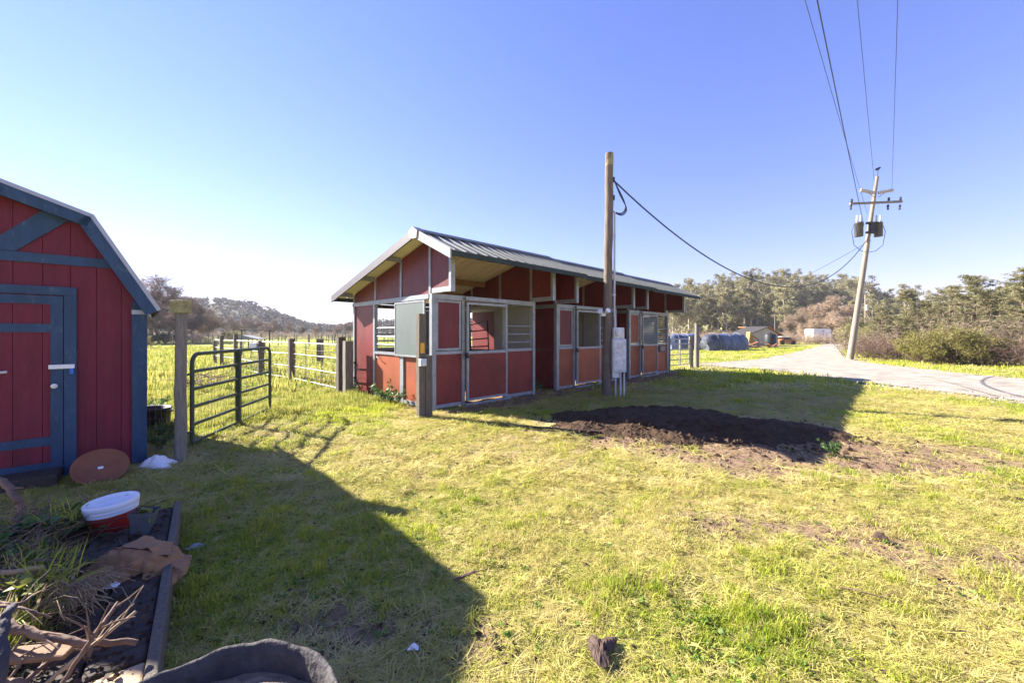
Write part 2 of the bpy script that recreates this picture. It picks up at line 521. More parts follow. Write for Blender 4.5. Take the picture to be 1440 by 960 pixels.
def sheet(name, poly, z, mat, parent=None, jag=0.0, sub=8):
    """flat outlined sheet on the ground with an uneven edge"""
    P = []
    n = len(poly)
    for i in range(n):
        a, b = Vector(poly[i]), Vector(poly[(i + 1) % n])
        for k in range(sub):
            p = a.lerp(b, k / sub)
            s_ = min(1.0, (b - a).length / 3) * jag
            P.append((p.x + rnd.uniform(-s_, s_), p.y + rnd.uniform(-s_, s_), z))
    bm = bmesh.new()
    f = bm.faces.new([bm.verts.new(p) for p in P])
    bmesh.ops.triangulate(bm, faces=[f])
    me = bpy.data.meshes.new(name); bm.to_mesh(me); bm.free()
    me.materials.append(mat)
    o = link(name, me, parent)
    for p in me.polygons:
        if p.normal.z < 0: p.flip()
    return o


tag(sheet("gravel_road", ROADPOLY, 0.035, gravel, jag=0.26, sub=14), kind='structure')

# far hills: terrain sheets behind the fields
def hill(name, profile, d0, d1, mat, px0, px1, label_n=80, rows=14, rough=2.0, seed=1):
    """profile(px) gives the height of the ridge at the far side; the slope falls to the plain on the near side"""
    pxs = np.linspace(px0, px1, label_n)
    vs, fs = [], []
    for j in range(rows):
        t = j / (rows - 1)
        for px in pxs:
            d = d0 + (d1 - d0) * t
            top = profile(px)
            z = top * (math.sin(min(t * 1.25, 1) * math.pi / 2) ** 1.2) * (1 if t < 0.8 else 1 - (t - 0.8) * 2)
            X = (px - 720) / 560 * d
            z += (float(fbm(X / 25, d / 25, seed)) - 0.5) * rough * min(1, t * 4) - 0.3
            vs.append((X, d, z))
    n = label_n
    for j in range(rows - 1):
        for i in range(n - 1):
            a = j * n + i
            fs.append((a, a + 1, a + n + 1, a + n))
    mb = MB(); mb.add(vs, fs, 0, True)
    return mb.build(name, mat)


def interp(pts):
    xs = [p[0] for p in pts]; ys = [p[1] for p in pts]
    return lambda v: float(np.interp(v, xs, ys))


prof_left = interp([(60, 20), (200, 24), (300, 24.5), (350, 21), (400, 12), (440, 4), (470, 3), (520, 6), (600, 9), (700, 8), (760, 8)])
tag(hill("hill", prof_left, 215, 330, hillsoil, 60, 760, seed=4), kind='structure')
prof_right = interp([(860, 5), (940, 6), (990, 9), (1060, 13.5), (1120, 13.5), (1200, 10), (1260, 7), (1320, 5), (1500, 5)])
tag(hill("hill", prof_right, 104, 165, hillsoil, 860, 1500, seed=8), kind='structure')
prof_tan = interp([(1200, 1.5), (1280, 4.8), (1340, 8), (1400, 10.5), (1440, 12), (1560, 13), (1700, 12)])
tag(hill("hill", prof_tan, 60, 105, hilltan, 1200, 1700, seed=15, rough=1.2), kind='structure')


# ------------------------------------------------------------------ the stable
def roofz(u):
    return 3.56 - (0.250 * u if u > 0 else 0.472 * -u)


def build_stable():
    T = empty("stable", (BC[0], BC[1], 0), R(45), "long red horse stable with galvanised frame, metal roof and three open stalls", "stable")
    CZ, OH, UB = 2.36, -0.69, 3.66
    LEND = 11.05

    def part(name, mats, fn, bevel=0.0, label=None, parent=T):
        mb = MB(); fn(mb)
        o = mb.build(name, mats, parent, bevel)
        if label: o['label'] = label
        return o

    def bx(name, mat, *a, label=None, bevel=0.0, parent=T):
        return part(name, mat, lambda mb: mb.box(*a), bevel, label, parent)

    def frame_bm(mb, x0, x1, z0, z1, y0, y1, w=0.045):
        mb.box(x0, x0 + w, y0, y1, z0, z1); mb.box(x1 - w, x1, y0, y1, z0, z1)
        mb.box(x0 + w, x1 - w, y0 + .002, y1 - .002, z1 - w, z1); mb.box(x0 + w, x1 - w, y0 + .002, y1 - .002, z0, z0 + w)

    # --- front: three stalls
    for i, o in enumerate((0.0, 4.0, 7.95)):
        low = redmid if i == 0 else redold_bounce  # lower panels more orange: fading plus ground bounce put into the colour
        bx("post", steel, o, o + .105, -.055, .05, -.05, CZ - .105)
        bx("post", steel, o + .775, o + .845, -.05, .03, -.05, CZ - .105)
        bx("post", steel, o + 2.045, o + 2.105, -.05, .03, -.05, CZ - .105)
        bx("post", steel, o + 3.04, o + 3.12, -.055, .05, -.05, CZ - .105)
        bx("top_beam", steel, o, o + 3.12, -.058, .052, CZ - .105, CZ)
        bx("bottom_rail", steel, o + .107, o + .773, -.03, .03, .02, .09)
        bx("bottom_rail", steel, o + 2.107, o + 3.038, -.03, .03, .02, .09)
        bx("middle_rail", steel, o + .107, o + .773, -.035, .03, 1.12, 1.185)
        bx("middle_rail", steel, o + 2.107, o + 3.038, -.035, .03, 1.12, 1.185)
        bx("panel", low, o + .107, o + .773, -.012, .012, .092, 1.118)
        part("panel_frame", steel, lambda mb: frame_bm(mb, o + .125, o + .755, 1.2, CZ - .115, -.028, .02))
        bx("panel", red if i < 2 else redold_bounce, o + .172, o + .708, -.01, .01, 1.247, CZ - .162)
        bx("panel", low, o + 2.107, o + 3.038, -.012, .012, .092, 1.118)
        for z in (1.34, 1.54, 1.735):
            part("rail", steel, lambda mb: mb.tube([(o + 2.1, 0, z), (o + 3.045, 0, z)], .019, 8))
        # sliding door, standing proud on its track
        D = part("door", steel, lambda mb: (frame_bm(mb, o + .85, o + 2.06, .10, CZ - .13, -.125, -.075, .05), mb.box(o + .90, o + 2.01, -.123, -.077, 1.11, 1.17)))
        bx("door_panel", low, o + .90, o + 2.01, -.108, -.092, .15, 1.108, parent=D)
        if i == 2:
            for k in range(14):
                z = 1.2 + k * .068
                bx("slat", shutterm, o + .90, o + 2.01, -.107, -.095, z, z + .052, parent=D)
        part("latch", blackm, lambda mb: (mb.box(o + .80, o + .87, -.145, -.127, 1.02, 1.14), mb.tube([(o + .78, -.14, 1.11), (o + .88, -.16, 1.05)], .014, 6)), parent=D)
        bx("door_track", steel, o + .80, o + 2.07, -.15, -.06, CZ - .095, CZ - .025)
        bx("door_guide", steel, o + .80, o + 2.2, -.118, -.06, .0, .045)
    part("notice_box", [blackm, greypanel], lambda mb: (mb.box(7.95 + 2.24, 7.95 + 2.72, -.09, -.014, .86, 1.09, 0), mb.box(7.95 + 2.33, 7.95 + 2.70, -.10, -.092, .89, 1.06, 1)))
    part("faucet_box", [boxgrey, cablem], lambda mb: (mb.box(6.42, 6.72, -.10, -.014, 1.02, 1.20, 0), mb.box(6.52, 6.62, -.115, -.102, 1.12, 1.17, 1)))

    # --- cross walls: lower grey lining (red on the aisle side), upper red gable panels
    def cross(L, outward, gable=False, opening=None, far=False):
        y0, y1 = .06, UB - .06
        if not gable:
            spans = [(y0, 1.21), (1.25, 2.43), (2.47, y1)]
            if opening: spans = [(y0, 1.45), (1.45, 2.55), (2.55, y1)]
            for k, (a, b) in enumerate(spans):
                za = 1.06 if not (opening and k == 1) else 1.06
                bx("lining_panel", greypanel, *(sorted((L - outward * .018, L - outward * .002))), a, b - .004, .06, 1.1)
                bx("wall_panel", red, *(sorted((L + outward * .018, L + outward * .002))), a, b - .004, .06, 1.1)
                if not (opening and k == 1):
                    if far:
                        for q in range(16):
                            z = 1.12 + q * .0715
                            bx("slat", greypanel, L - .01, L + .01, a, b - .004, z, z + .055)
                        continue
                    bx("lining_panel", greypanel, *(sorted((L - outward * .018, L - outward * .002))), a, b - .004, 1.105, CZ - .11)
                    bx("wall_panel", red, *(sorted((L + outward * .018, L + outward * .002))), a, b - .004, 1.105, CZ - .11)
        bx("top_beam", steel, L - .05, L + .05, .055, UB - .05, CZ - .10, CZ - .003)
        # upper panels following the roof
        us = [0.035, 1.19, 2.42, UB - .03]
        for a, b in zip(us[:-1], us[1:]):
            a2, b2 = a + .03, b - .03
            part("gable_panel", red, lambda mb: mb.prism([(a2, CZ), (b2, CZ), (b2, roofz(b2) - .06), (a2, roofz(a2) - .06)], 0, L - .014, L + .014))
        for u in us:
            part("mullion", steel, lambda mb: mb.prism([(u - .032, CZ + .002), (u + .032, CZ + .002), (u + .032, roofz(u) - .08), (u - .032, roofz(u) - .075)], 0, L - .035, L + .035))
        part("gable_panel", red, lambda mb: mb.prism([(OH + .05, CZ + .10), (.0, CZ + .10), (.0, roofz(0) - .08), (OH + .05, roofz(OH + .05) - .07)], 0, L - .014, L + .014))
        bx("overhang_beam", steel, L - .045, L + .045, OH, -.06, CZ + .0, CZ + .098)
        part("overhang_post", steel, lambda mb: mb.prism([(OH - .02, CZ - .005), (OH + .048, CZ - .005), (OH + .048, roofz(OH) - .05), (OH - .02, roofz(OH - .02) - .06)], 0, L - .05, L + .05))

    # near gable wall
    L = 0.04
    cross(L, -1, gable=True)
    for u0, u1, z1 in ((3.58, 3.66, CZ - .1), (2.42, 2.50, CZ - .1), (1.06, 1.20, 1.06)):
        bx("post", steel, L - .045, L + .04, u0, u1, -.05, z1)
    bx("wall_panel", red, L - .014, L + .014, 2.503, 3.577, .05, CZ - .1)
    bx("wall_panel", redold_bounce, L - .014, L + .014, 1.203, 2.417, .10, 1.055)
    bx("wall_panel", redold_bounce, L - .014, L + .014, .062, 1.057, .10, 1.055)
    bx("middle_rail", steel, L - .042, L + .035, .062, 2.417, 1.06, 1.12)
    bx("bottom_rail", steel, L - .04, L + .035, .062, 1.057, .02, .098)
    bx("bottom_rail", steel, L - .04, L + .035, 1.203, 2.417, .02, .098)
    for z in (1.29, 1.48, 1.68):
        part("rail", steel, lambda mb: mb.tube([(L, 1.3, z), (L, 2.43, z)], .02, 8))
    S = part("shutter", steel, lambda mb: (mb.box(L - .085, L - .048, .15, .20, 1.05, CZ - .12), mb.box(L - .083, L - .050, 1.345, 1.375, 1.05, CZ - .12),
                                           mb.box(L - .083, L - .050, .20, 1.345, 1.05, 1.09), mb.box(L - .083, L - .050, .20, 1.345, CZ - .155, CZ - .12)), label="closed grey green sliding shutter over the gable window")
    bx("shutter_panel", shutterm, L - .076, L - .056, .20, 1.345, 1.09, CZ - .155, parent=S)
    for u in (.7, 1.0):
        pass
    part("latch", blackm, lambda mb: (mb.tube([(L - .02, 2.30, 1.03), (L - .08, 2.26, .99), (L - .09, 2.12, .96)], .012, 6)))
    for z in (.35, .75):
        bx("hinge", blackm, L - .06, L - .02, 3.55, 3.63, z, z + .06)
    # other cross walls
    cross(3.08, 1, opening=True)
    G = part("grille", blackm, lambda mb: (mb.tube([(3.02, 1.62, 1.02), (3.0, 1.66, 1.92), (3.0, 2.44, 1.80), (3.02, 2.42, 1.02)], .02, 6),
                                           [mb.tube([(3.01, 1.64, z), (3.01, 2.43, z - .05)], .018, 6) for z in (1.2, 1.42, 1.66)]))
    cross(4.05, -1)
    cross(7.07, 1)
    cross(8.0, -1)
    cross(LEND - .03, 1, far=True)

    # --- back wall with open upper halves
    for i, o in enumerate((0.0, 4.0, 7.95)):
        for a, b in ((.06, 1.05), (1.05, 2.05), (2.05, 3.06)):
            bx("back_panel", redold_bounce, o + a, o + b - .004, UB - .012, UB + .012, .05, 1.10)
            bx("lining_panel", greypanel, o + a, o + b - .004, UB - .03, UB - .014, .05, 1.10)
        bx("back_panel", red, o + 1.5, o + 3.06, UB - .012, UB + .012, 1.16, CZ - .11)
        bx("lining_panel", greypanel, o + 1.5, o + 3.06, UB - .03, UB - .014, 1.16, CZ - .11)
        bx("post", blackm if i == 0 else steel, o + 1.42, o + 1.497, UB - .04, UB + .04, 0, CZ - .1)
        bx("post", steel, o + 3.04, o + 3.12, UB - .045, UB + .045, -.05, CZ - .1)
        bx("middle_rail", steel, o + .06, o + 3.04, UB - .035, UB + .035, 1.103, 1.157)
        bx("top_beam", wooddk, o + .0, o + 3.12, UB - .048, UB + .048, CZ - .1, CZ - .004)
        for z in (1.34, 1.54):
            part("rail", steel, lambda mb: mb.tube([(o + .05, UB, z), (o + 1.43, UB, z)], .019, 8))

    # --- purlins
    for u in (1.87, 2.9):
        bx("purlin", purlinm, .06, LEND - .06, u - .05, u + .05, roofz(u) - .21, roofz(u) - .065)

    # --- roof: ribbed sheets in three runs, each a little lower than the one before
    runs = [(-.35, 3.75), (3.70, 7.58), (7.53, 11.3)]

    def roof_sheet(a, b, u0, u1, dz):
        n = 4
        st = (b - a) / n
        prof = []
        for k in range(n):
            x = a + k * st
            prof += [(x, 0), (x + st * .30, 0), (x + st * .30 + .001, .0), (x + st * .38, .032), (x + st * .55, .032), (x + st * .63, 0)]
        prof.append((b, 0))
        mb = MB()
        m = len(prof)
        for off, mi in ((0, 0), (-.012, 1)):
            vs = []
            for u in (u0, u1):
                for x, z in prof:
                    vs.append((x, u, roofz(u) + z + off - dz))
            mb.add(vs, [(i, i + 1, m + i + 1, m + i) for i in range(m - 1)], mi)
        e = [(i) for i in range(m)]
        return mb.build("roof_sheet", [rooftop, roofunder], T)
    for k, (a, b) in enumerate(runs):
        dz = .03 * k
        st = (b - a) / 4
        for q in range(4):
            roof_sheet(a + q * st, a + (q + 1) * st, -1.166, -.0005, dz)
            roof_sheet(a + q * st, a + (q + 1) * st, .0005, 4.14, dz)
        bx("drip_edge", dripm, a, b, -1.205, -1.155, roofz(-1.166) - .09 - dz, roofz(-1.166) + .004 - dz)
        bx("drip_edge", dripm, a, b, 4.12, 4.17, roofz(4.14) - .11 - dz, roofz(4.14) + .004 - dz)
        part("ridge_cap", rooftop, lambda mb: mb.prism([(-.16, roofz(-.16) + .036 - dz), (0, roofz(0) + .05 - dz), (.16, roofz(.16) + .036 - dz), (.16, roofz(.16) + .046 - dz), (0, roofz(0) + .062 - dz), (-.16, roofz(-.16) + .046 - dz)], 0, a, b))
        # front rake at the start of the run
        w = .13 if k == 0 else .08
        for (ua, ub) in ((-1.20, -.002), (.002, 4.16)):
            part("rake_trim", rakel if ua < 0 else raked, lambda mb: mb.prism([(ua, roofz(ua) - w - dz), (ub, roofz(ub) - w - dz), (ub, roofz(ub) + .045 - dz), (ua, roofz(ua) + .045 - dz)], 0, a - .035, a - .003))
            part("rake_trim", edgewhite, lambda mb: mb.prism([(ua, roofz(ua) - w - dz), (ub, roofz(ub) - w - dz), (ub, roofz(ub) + .034 - dz), (ua, roofz(ua) + .034 - dz)], 0, b + .003, b + .02)) if k == 2 else None
    part("ridge_cap", ridgem, lambda mb: mb.prism([(-.13, roofz(-.13) - .10), (.0, roofz(0) - .16), (.13, roofz(.13) - .10), (.15, roofz(.15) + .05), (0, roofz(0) + .075), (-.15, roofz(-.15) + .05)], 0, -.405, -.22), label="pale end cap on the ridge")
    for u in (1.2, 2.45, 3.7):
        bx("rafter_block", steel, -.345, .0, u - .03, u + .03, roofz(u) - .12, roofz(u) - .02)
    return T


stable = build_stable()


# ------------------------------------------------------------------ garden shed
def build_shed():
    C = Vector((-4.43, 4.8, 0))
    ang = math.atan2(-.683, -.731)
    T = empty("garden_shed", C, ang, "maroon garden shed with blue trim and a gambrel roof", "shed")
    W = 2.10
    prof = [(-.0, 1.99), (.44, 2.80), (1.1, 3.03), (1.66, 2.80), (2.10, 1.99)]

    def top(t):
        return float(np.interp(t, [p[0] for p in prof], [p[1] for p in prof]))

    def part(name, mats, fn, bevel=0.0, parent=T):
        mb = MB(); fn(mb)
        return mb.build(name, mats, parent, bevel)
    # siding boards
    w = .2
    n = 11
    for k in range(n):
        a, b = k * w + (.0022 if k else 0.0), min((k + 1) * w, W) - .0022
        pts = [(a, .03), (b, .03), (b, top(b))]
        for t, z in prof[::-1]:
            if a + .01 < t < b - .01: pts.append((t, z))
        pts.append((a, top(a)))
        part("siding_board", shedred, lambda mb: mb.prism(pts, 1, -.018, 0.0))
    part("wall", shedred, lambda mb: (mb.prism([(.03, .0), (W - .03, .0), (W - .03, top(W - .03) - .03), (1.66, 2.77), (1.1, 3.0), (.44, 2.77), (.03, top(.03) - .03)], 1, -.10, -.026),
                                      mb.box(.0, .04, -2.5, -.1, 0.0, 1.97), mb.box(W - .04, W, -2.5, -.1, 0.0, 1.97), mb.prism([(.04, .0), (W - .04, .0), (W - .04, 1.95), (1.66, 2.77), (1.1, 3.0), (.44, 2.77), (.04, 1.95)], 1, -2.5, -2.44)))
    # roof: four slopes with shingles on top, drip edge, rake boards
    rp = [(-.145, 1.835), (.415, 2.865), (1.1, 3.11), (1.685, 2.865), (2.245, 1.835)]
    for i in range(4):
        (x0, z0), (x1, z1) = rp[i], rp[i + 1]
        d = Vector((x1 - x0, z1 - z0)).normalized(); nn = Vector((-d.y, d.x))
        q = lambda o, e=0: [(x0 - d.x * e + nn.x * o, z0 - d.y * e + nn.y * o), (x1 + nn.x * o, z1 + nn.y * o)]
        lo, hi = q(-.05), q(.0)
        part("roof", shingle, lambda mb: mb.prism([lo[0], lo[1], hi[1], hi[0]], 1, -2.62, .14))
        lo, hi = q(-.036), q(.003)
        part("drip_edge", edgewhite, lambda mb: mb.prism([lo[0], lo[1], hi[1], hi[0]], 1, .143, .155))
        lo, hi = q(-.150), q(-.038)
        part("rake_board", shedblue, lambda mb: mb.prism([lo[0], lo[1], hi[1], hi[0]], 1, .09, .148), 0)
        lo, hi = q(-.062), q(-.052)
        part("soffit", shedblue, lambda mb: mb.prism([lo[0], lo[1], hi[1], hi[0]], 1, .0, .088))
    # trim
    part("corner_board", shedblue, lambda mb: (mb.box(-.02, .11, .002, .026, .0, 1.93), mb.box(-.024, -.003, -.11, .024, .0, 1.86)))
    part("corner_bracket", edgewhite, lambda mb: mb.box(-.015, .112, .027, .032, 1.78, 1.83))
    part("corner_board", shedblue, lambda mb: (mb.box(W - .11, W + .02, .002, .026, .0, 1.93)))
    part("trim_board", shedblue, lambda mb: mb.prism([(.195, 2.30), (W - .195, 2.30), (W - .25, 2.40), (.245, 2.40)], 1, .002, .024))
    part("brace", shedblue, lambda mb: mb.prism([(.60, 2.80), (.80, 2.86), (1.098, 2.53), (1.098, 2.405), (.98, 2.405)], 1, .004, .022))
    part("brace", shedblue, lambda mb: mb.prism([(1.60, 2.80), (1.40, 2.86), (1.102, 2.53), (1.102, 2.405), (1.22, 2.405)], 1, .004, .021))
    part("door_frame", shedblue, lambda mb: (mb.box(.552, .645, .002, .03, .0, 1.965), mb.box(1.555, 1.648, .002, .03, .0, 1.965), mb.box(.552, 1.648, .002, .034, 1.967, 2.055)))
    for a, b in ((.652, 1.548),):
        D = part("door", shedblue, lambda mb: (mb.box(a, a + .09, .005, .03, .08, 1.955), mb.box(b - .09, b, .005, .03, .08, 1.955),
                                               mb.box(a + .09, b - .09, .007, .028, 1.865, 1.955), mb.box(a + .09, b - .09, .007, .028, 1.565, 1.655),
                                               mb.box(a + .09, b - .09, .007, .028, .355, .445), mb.box(a + .09, b - .09, .007, .028, .08, .175)))
        ed = [a + .09, a + .148, a + .348, a + .548, a + .73, b - .09]
        for p, q in zip(ed[:-1], ed[1:]):
            part("door_board", shedred, lambda mb: mb.box(p + .002, q - .002, .001, .014, .10, 1.94), parent=D)
        if a < 1:
            part("latch", [whitem, bluem], lambda mb: (mb.box(.565, .755, .034, .048, 1.17, 1.215, 0), mb.box(.57, .60, .046, .07, 1.11, 1.17, 1)), .003, D)
            part("handle", whitem, lambda mb: (mb.lathe([(.012, 0), (.012, .03), (.026, .045), (.026, .06), (0, .065)], 10, 0)), 0, D).matrix_local = Matrix.Translation((.71, .03, .99)) @ Matrix.Rotation(R(-90), 4, 'X')
            part("handle", conduit, lambda mb: mb.tube([(1.16, .05, 1.15), (1.03, .055, 1.16)], .014, 6), 0, D)
    part("floor_sill", wooddk, lambda mb: mb.box(.02, W - .02, -2.4, -.03, -.05, .02))
    return T, C, ang


shed, shedC, shedA = build_shed()
shedM = Matrix.Translation(shedC) @ Matrix.Rotation(shedA, 4, 'Z')
stp = MB(); stp.box(.655, 1.55, .04, .40, -.06, .115)
o = stp.build("door_step", deckwood, None, .006)
o.matrix_world = shedM
tag(o, "dark wooden step below the blue shed door", "step")

# leaning saucer
sa = empty("plant_saucer", (0, 0, 0), 0, "round terracotta plant saucer leaning on the maroon shed wall", "saucer")
mb = MB(); mb.lathe([(0, 0), (.245, 0), (.285, .045), (.30, .05), (.298, .058), (.268, .05), (.235, .016), (0, .016)], 40)
ob = mb.build("dish", terracotta, sa)
mb = MB(); mb.box(-.028, .028, -.02, .02, .0165, .018); mb.build("price_sticker", whitem, sa)
cpos = gp(147, 686); cpos = Vector((-4.36, 4.22, 0.125))
nrm = Vector((0.683, -0.731, 0)) * .64 + Vector((.08, 0, .77))
sa.rotation_euler = nrm.to_track_quat('Z', 'Y').to_euler()
sa.location = cpos
sa.scale = (.74, .74, .74)


# ------------------------------------------------------------------ posts
def rough_post(name, h, r, mat, label, cat, loc, n=10, lean=(0, 0), group=None, square=None, sink=.15):
    mb = MB()
    rr = random.Random(int(abs(loc[0] * 1000) + h * 77))
    if square:
        a, b = square
        pts = [(-a, -b), (a, -b), (a, b), (-a, b)]
        k = 5
        vs = []
        for i in range(k):
            z = -sink + (h + sink) * i / (k - 1)
            for (x, y) in pts:
                vs.append((x + lean[0] * z + rr.uniform(-.004, .004), y + lean[1] * z + rr.uniform(-.004, .004), z + (rr.uniform(-.012, .012) if i == k - 1 else 0)))
        mb.add(vs, [(i * 4 + j, i * 4 + (j + 1) % 4, i * 4 + 4 + (j + 1) % 4, i * 4 + 4 + j) for i in range(k - 1) for j in range(4)] + [(16, 17, 18, 19)])
    else:
        k = 9
        pts, rad = [], []
        for i in range(k):
            z = -sink + (h + sink) * i / (k - 1)
            pts.append((lean[0] * z + rr.uniform(-.006, .006), lean[1] * z + rr.uniform(-.006, .006), z)); rad.append(r * (1.04 - .1 * i / k) * rr.uniform(.97, 1.03))
        mb.tube(pts, rad, n)
    return mb


pp = empty("gate_post", gp(254.5, 647), 0, "tall round grey gate post with a square lichen covered cap by the shed", "post")
rough_post("", 1.80, .060, woodg, "", "", (1, 0)).build("post", woodg, pp)
mb = MB(); mb.box(-.085, .08, -.075, .075, 1.80, 1.955); o = mb.build("post_cap", lichen, pp, .012)

gp2 = empty("corner_post", gp(597, 586), R(40), "split timber post with a yellow tag at the near corner of the stable", "post")
rough_post("", 1.92, .06, wooddk, "", "", (2, 0), square=(.062, .06)).build("tall_timber", wooddk, gp2).location = (-.075, 0, 0)
rough_post("", 1.14, .06, wooddk, "", "", (3, 0), square=(.068, .065)).build("short_timber", wooddk, gp2).location = (.06, .0, 0)
mb = MB(); mb.box(-.12, -.035, -.07, -.062, 1.19, 1.38); mb.build("tag", yellow, gp2, .003)
mb = MB(); mb.box(-.15, -.03, -.14, -.062, .96, 1.09); mb.box(-.13, -.05, -.15, -.141, .98, 1.06); mb.build("latch", [boxgrey], gp2, .008)


# ------------------------------------------------------------------ tube gates
def tube_gate(a, b, h, rails, mat, label, cat="gate", zb=.10, r=.027, braces=(.5,), wires=True, group=None, name="tube_gate"):
    a, b = Vector(a), Vector(b)
    d = b - a
    Lg = math.hypot(d.x, d.y)
    T = empty(name, a, math.atan2(d.y, d.x), label, cat, group)
    mb = MB()
    c = .14
    arcs = lambda x0, s: [(x0 + s * (c - c * math.cos(t)), 0, h - c + c * math.sin(t)) for t in np.linspace(0, math.pi / 2, 6)]
    pts = [(0, 0, zb)] + arcs(0, 1) + arcs(Lg, -1)[::-1] + [(Lg, 0, zb)]
    mb.tube(pts, r, 8)
    mb.build("gate_frame", mat, T)
    for k in range(rails):
        z = zb + (h - zb) * (k + .02) / rails
        mb = MB(); mb.tube([(.0, 0, z), (Lg, 0, z)], r * .86, 8); mb.build("rail", mat, T)
    for f in braces:
        mb = MB(); mb.box(Lg * f - .03, Lg * f + .03, -r * 1.3, r * 1.3, zb - .02, h); mb.build("brace", mat, T)
    if wires:
        mb = MB()
        for x in np.arange(.08, Lg, .085): mb.tube([(x, 0.014, zb), (x, .014, h * .80)], .0016, 3, cap=False)
        for z in np.arange(zb, h * .80, .09): mb.tube([(0, .014, z), (Lg, .014, z)], .0016, 3, cap=False)
        tag(mb.build("wire_mesh", wirem, T), kind="stuff")
    return T


ga = gp(267, 629); gb = Vector((-4.84, 7.96, 0))
G = tube_gate(ga + Vector((.03, 0, 0)), gb, 1.27, 5, gategreen, "green tube gate with five rails standing open beside the shed", zb=.06)
mb = MB()
for z in (.22, 1.0): mb.tube([(-.09, 0, z), (.0, 0, z)], .017, 6)
mb.build("hinge", gategreen, G)


def wire_fence(a, b, h, label, group=None, step=.075, r=.0016, z0=.0):
    a, b = Vector(a), Vector(b); d = b - a; L = math.hypot(d.x, d.y)
    mb = MB()
    for x in np.arange(0.02, L, step): mb.tube([(x, 0, z0), (x, 0, h)], r, 3, cap=False)
    for z in np.linspace(z0, h, int(h / .11)): mb.tube([(0, 0, z), (L, 0, z)], r, 3, cap=False)
    o = mb.build("wire_fence", wirem)
    o.location = a; o.rotation_euler = (0, 0, math.atan2(d.y, d.x))
    return tag(o, label, "fence", group)


wire_fence((-4.62, 4.98, 0), (-4.13, 4.96, 0), 1.1, "thin square wire mesh between the shed corner and the round gate post")
mb = MB(); mb.tube([(-4.5, 4.86, 1.86), (-4.18, 4.9, 1.84)], .004, 5)
tag(mb.build("tie_wire", wirem), "short tie wire from the shed eave to the capped gate post", "wire")

# paddock fence: pipe panels running from the stable corner into the field
PA = [Vector((-4.45, 10.35, 0)), Vector((-7.17, 12.96, 0)), Vector((-9.05, 14.35, 0)), Vector((-11.8, 17.0, 0)), Vector((-13.2, 18.1, 0)), Vector((-14.4, 19.3, 0))]


def panel(a, b, zs, h, label, group, r=.0155, wires=.42):
    a, b = Vector(a), Vector(b); d = b - a; L = math.hypot(d.x, d.y)
    T = empty("pipe_fence", a, math.atan2(d.y, d.x), label, "fence", group)
    for z in zs:
        mb = MB(); mb.tube([(.03, 0, z), (L - .03, 0, z)], r, 7); mb.build("rail", gatesilver, T)
    n = max(1, int(L / 1.2))
    mb = MB()
    for k in range(n + 1):
        x = .03 + (L - .06) * k / n
        mb.tube([(x, 0, .04), (x, 0, h)], r * .9, 6)
    mb.build("upright", gatesilver, T)
    if wires:
        mb = MB()
        for x in np.arange(.1, L, .15): mb.tube([(x, .02, .03), (x, .02, h)], .002, 3, cap=False)
        for z in np.arange(.1, h, .16): mb.tube([(0, .02, z), (L, .02, z)], .002, 3, cap=False)
        tag(mb.build("wire_mesh", wirem, T), kind="stuff")
    return T


names = ["pipe fence panel with four pale rails next to the stable corner", "pipe fence panel with pale rails second from the stable corner",
         "pale pipe fence panel behind the open green gate", "short pale pipe fence panel in the field", "farthest short pale pipe fence panel in the field"]
for k in range(5):
    panel(PA[k], PA[k + 1], (.12, .50, .90, 1.26), 1.27, names[k], "pipe fence panels of the paddock")
pl = ["dark square fence post against the back corner of the stable", "dark wooden fence post between the first two pipe panels", "wooden fence post with a white box seen over the gate",
      "slim dark fence post far along the pipe panels", "thin dark fence post near the field corner", "last dark fence post at the field corner"]
for k, p in enumerate(PA):
    o = rough_post("", (1.47, 1.38, 1.30, 1.55, 1.45, 1.2)[k], .1, wooddk, "", "", (k + 4, 0), square=((.09, .08) if k < 3 else (.07, .07))).build("fence_post", wooddk)
    o.location = p; o.rotation_euler = (0, 0, R(44)); tag(o, pl[k], "post", "wooden posts of the paddock fence")
o = rough_post("", 1.36, .1, woodg, "", "", (30, 0), square=(.10, .09)).build("fence_post", woodg)
o.location = (-4.18, 10.15, 0); o.rotation_euler = (0, 0, R(44)); tag(o, "short brown fence post nearest the stable wall", "post", "wooden posts of the paddock fence")
mb = MB(); mb.box(-.12, .12, -.1, .1, 1.0, 1.22)
o = mb.build("white_box", whitem, None, .02); o.location = PA[2] + Vector((-.2, -.05, 0)); tag(o, "small pale box fixed to a fence post in the paddock", "box")
# back fence, thin rails across the field
bp_ = [(-9.3, 19.3), (-5.2, 19.5), (-1.6, 19.7), (2.0, 19.9)]
for k in range(3):
    T = empty("back_fence", (*bp_[k], 0), math.atan2(bp_[k + 1][1] - bp_[k][1], bp_[k + 1][0] - bp_[k][0]), "thin dark wire fence across the field behind the stable", "fence", "back fence of the paddock")
    Lb = math.hypot(bp_[k + 1][0] - bp_[k][0], bp_[k + 1][1] - bp_[k][1])
    for z in (.35, .65, .95, 1.25):
        mb = MB(); mb.tube([(.0, 0, z), (Lb, 0, z)], .014, 5); mb.build("rail", wooddk, T)
for k, p in enumerate(bp_):
    o = rough_post("", 1.3, .1, wooddk, "", "", (k + 14, 0), square=(.12, .10)).build("fence_post", wooddk)
    o.location = (*p, 0)
    tag(o, ("thick dark post of the back fence seen left of the stable" if k == 0 else "dark post of the back fence behind the stable"), "post", "posts of the back fence")
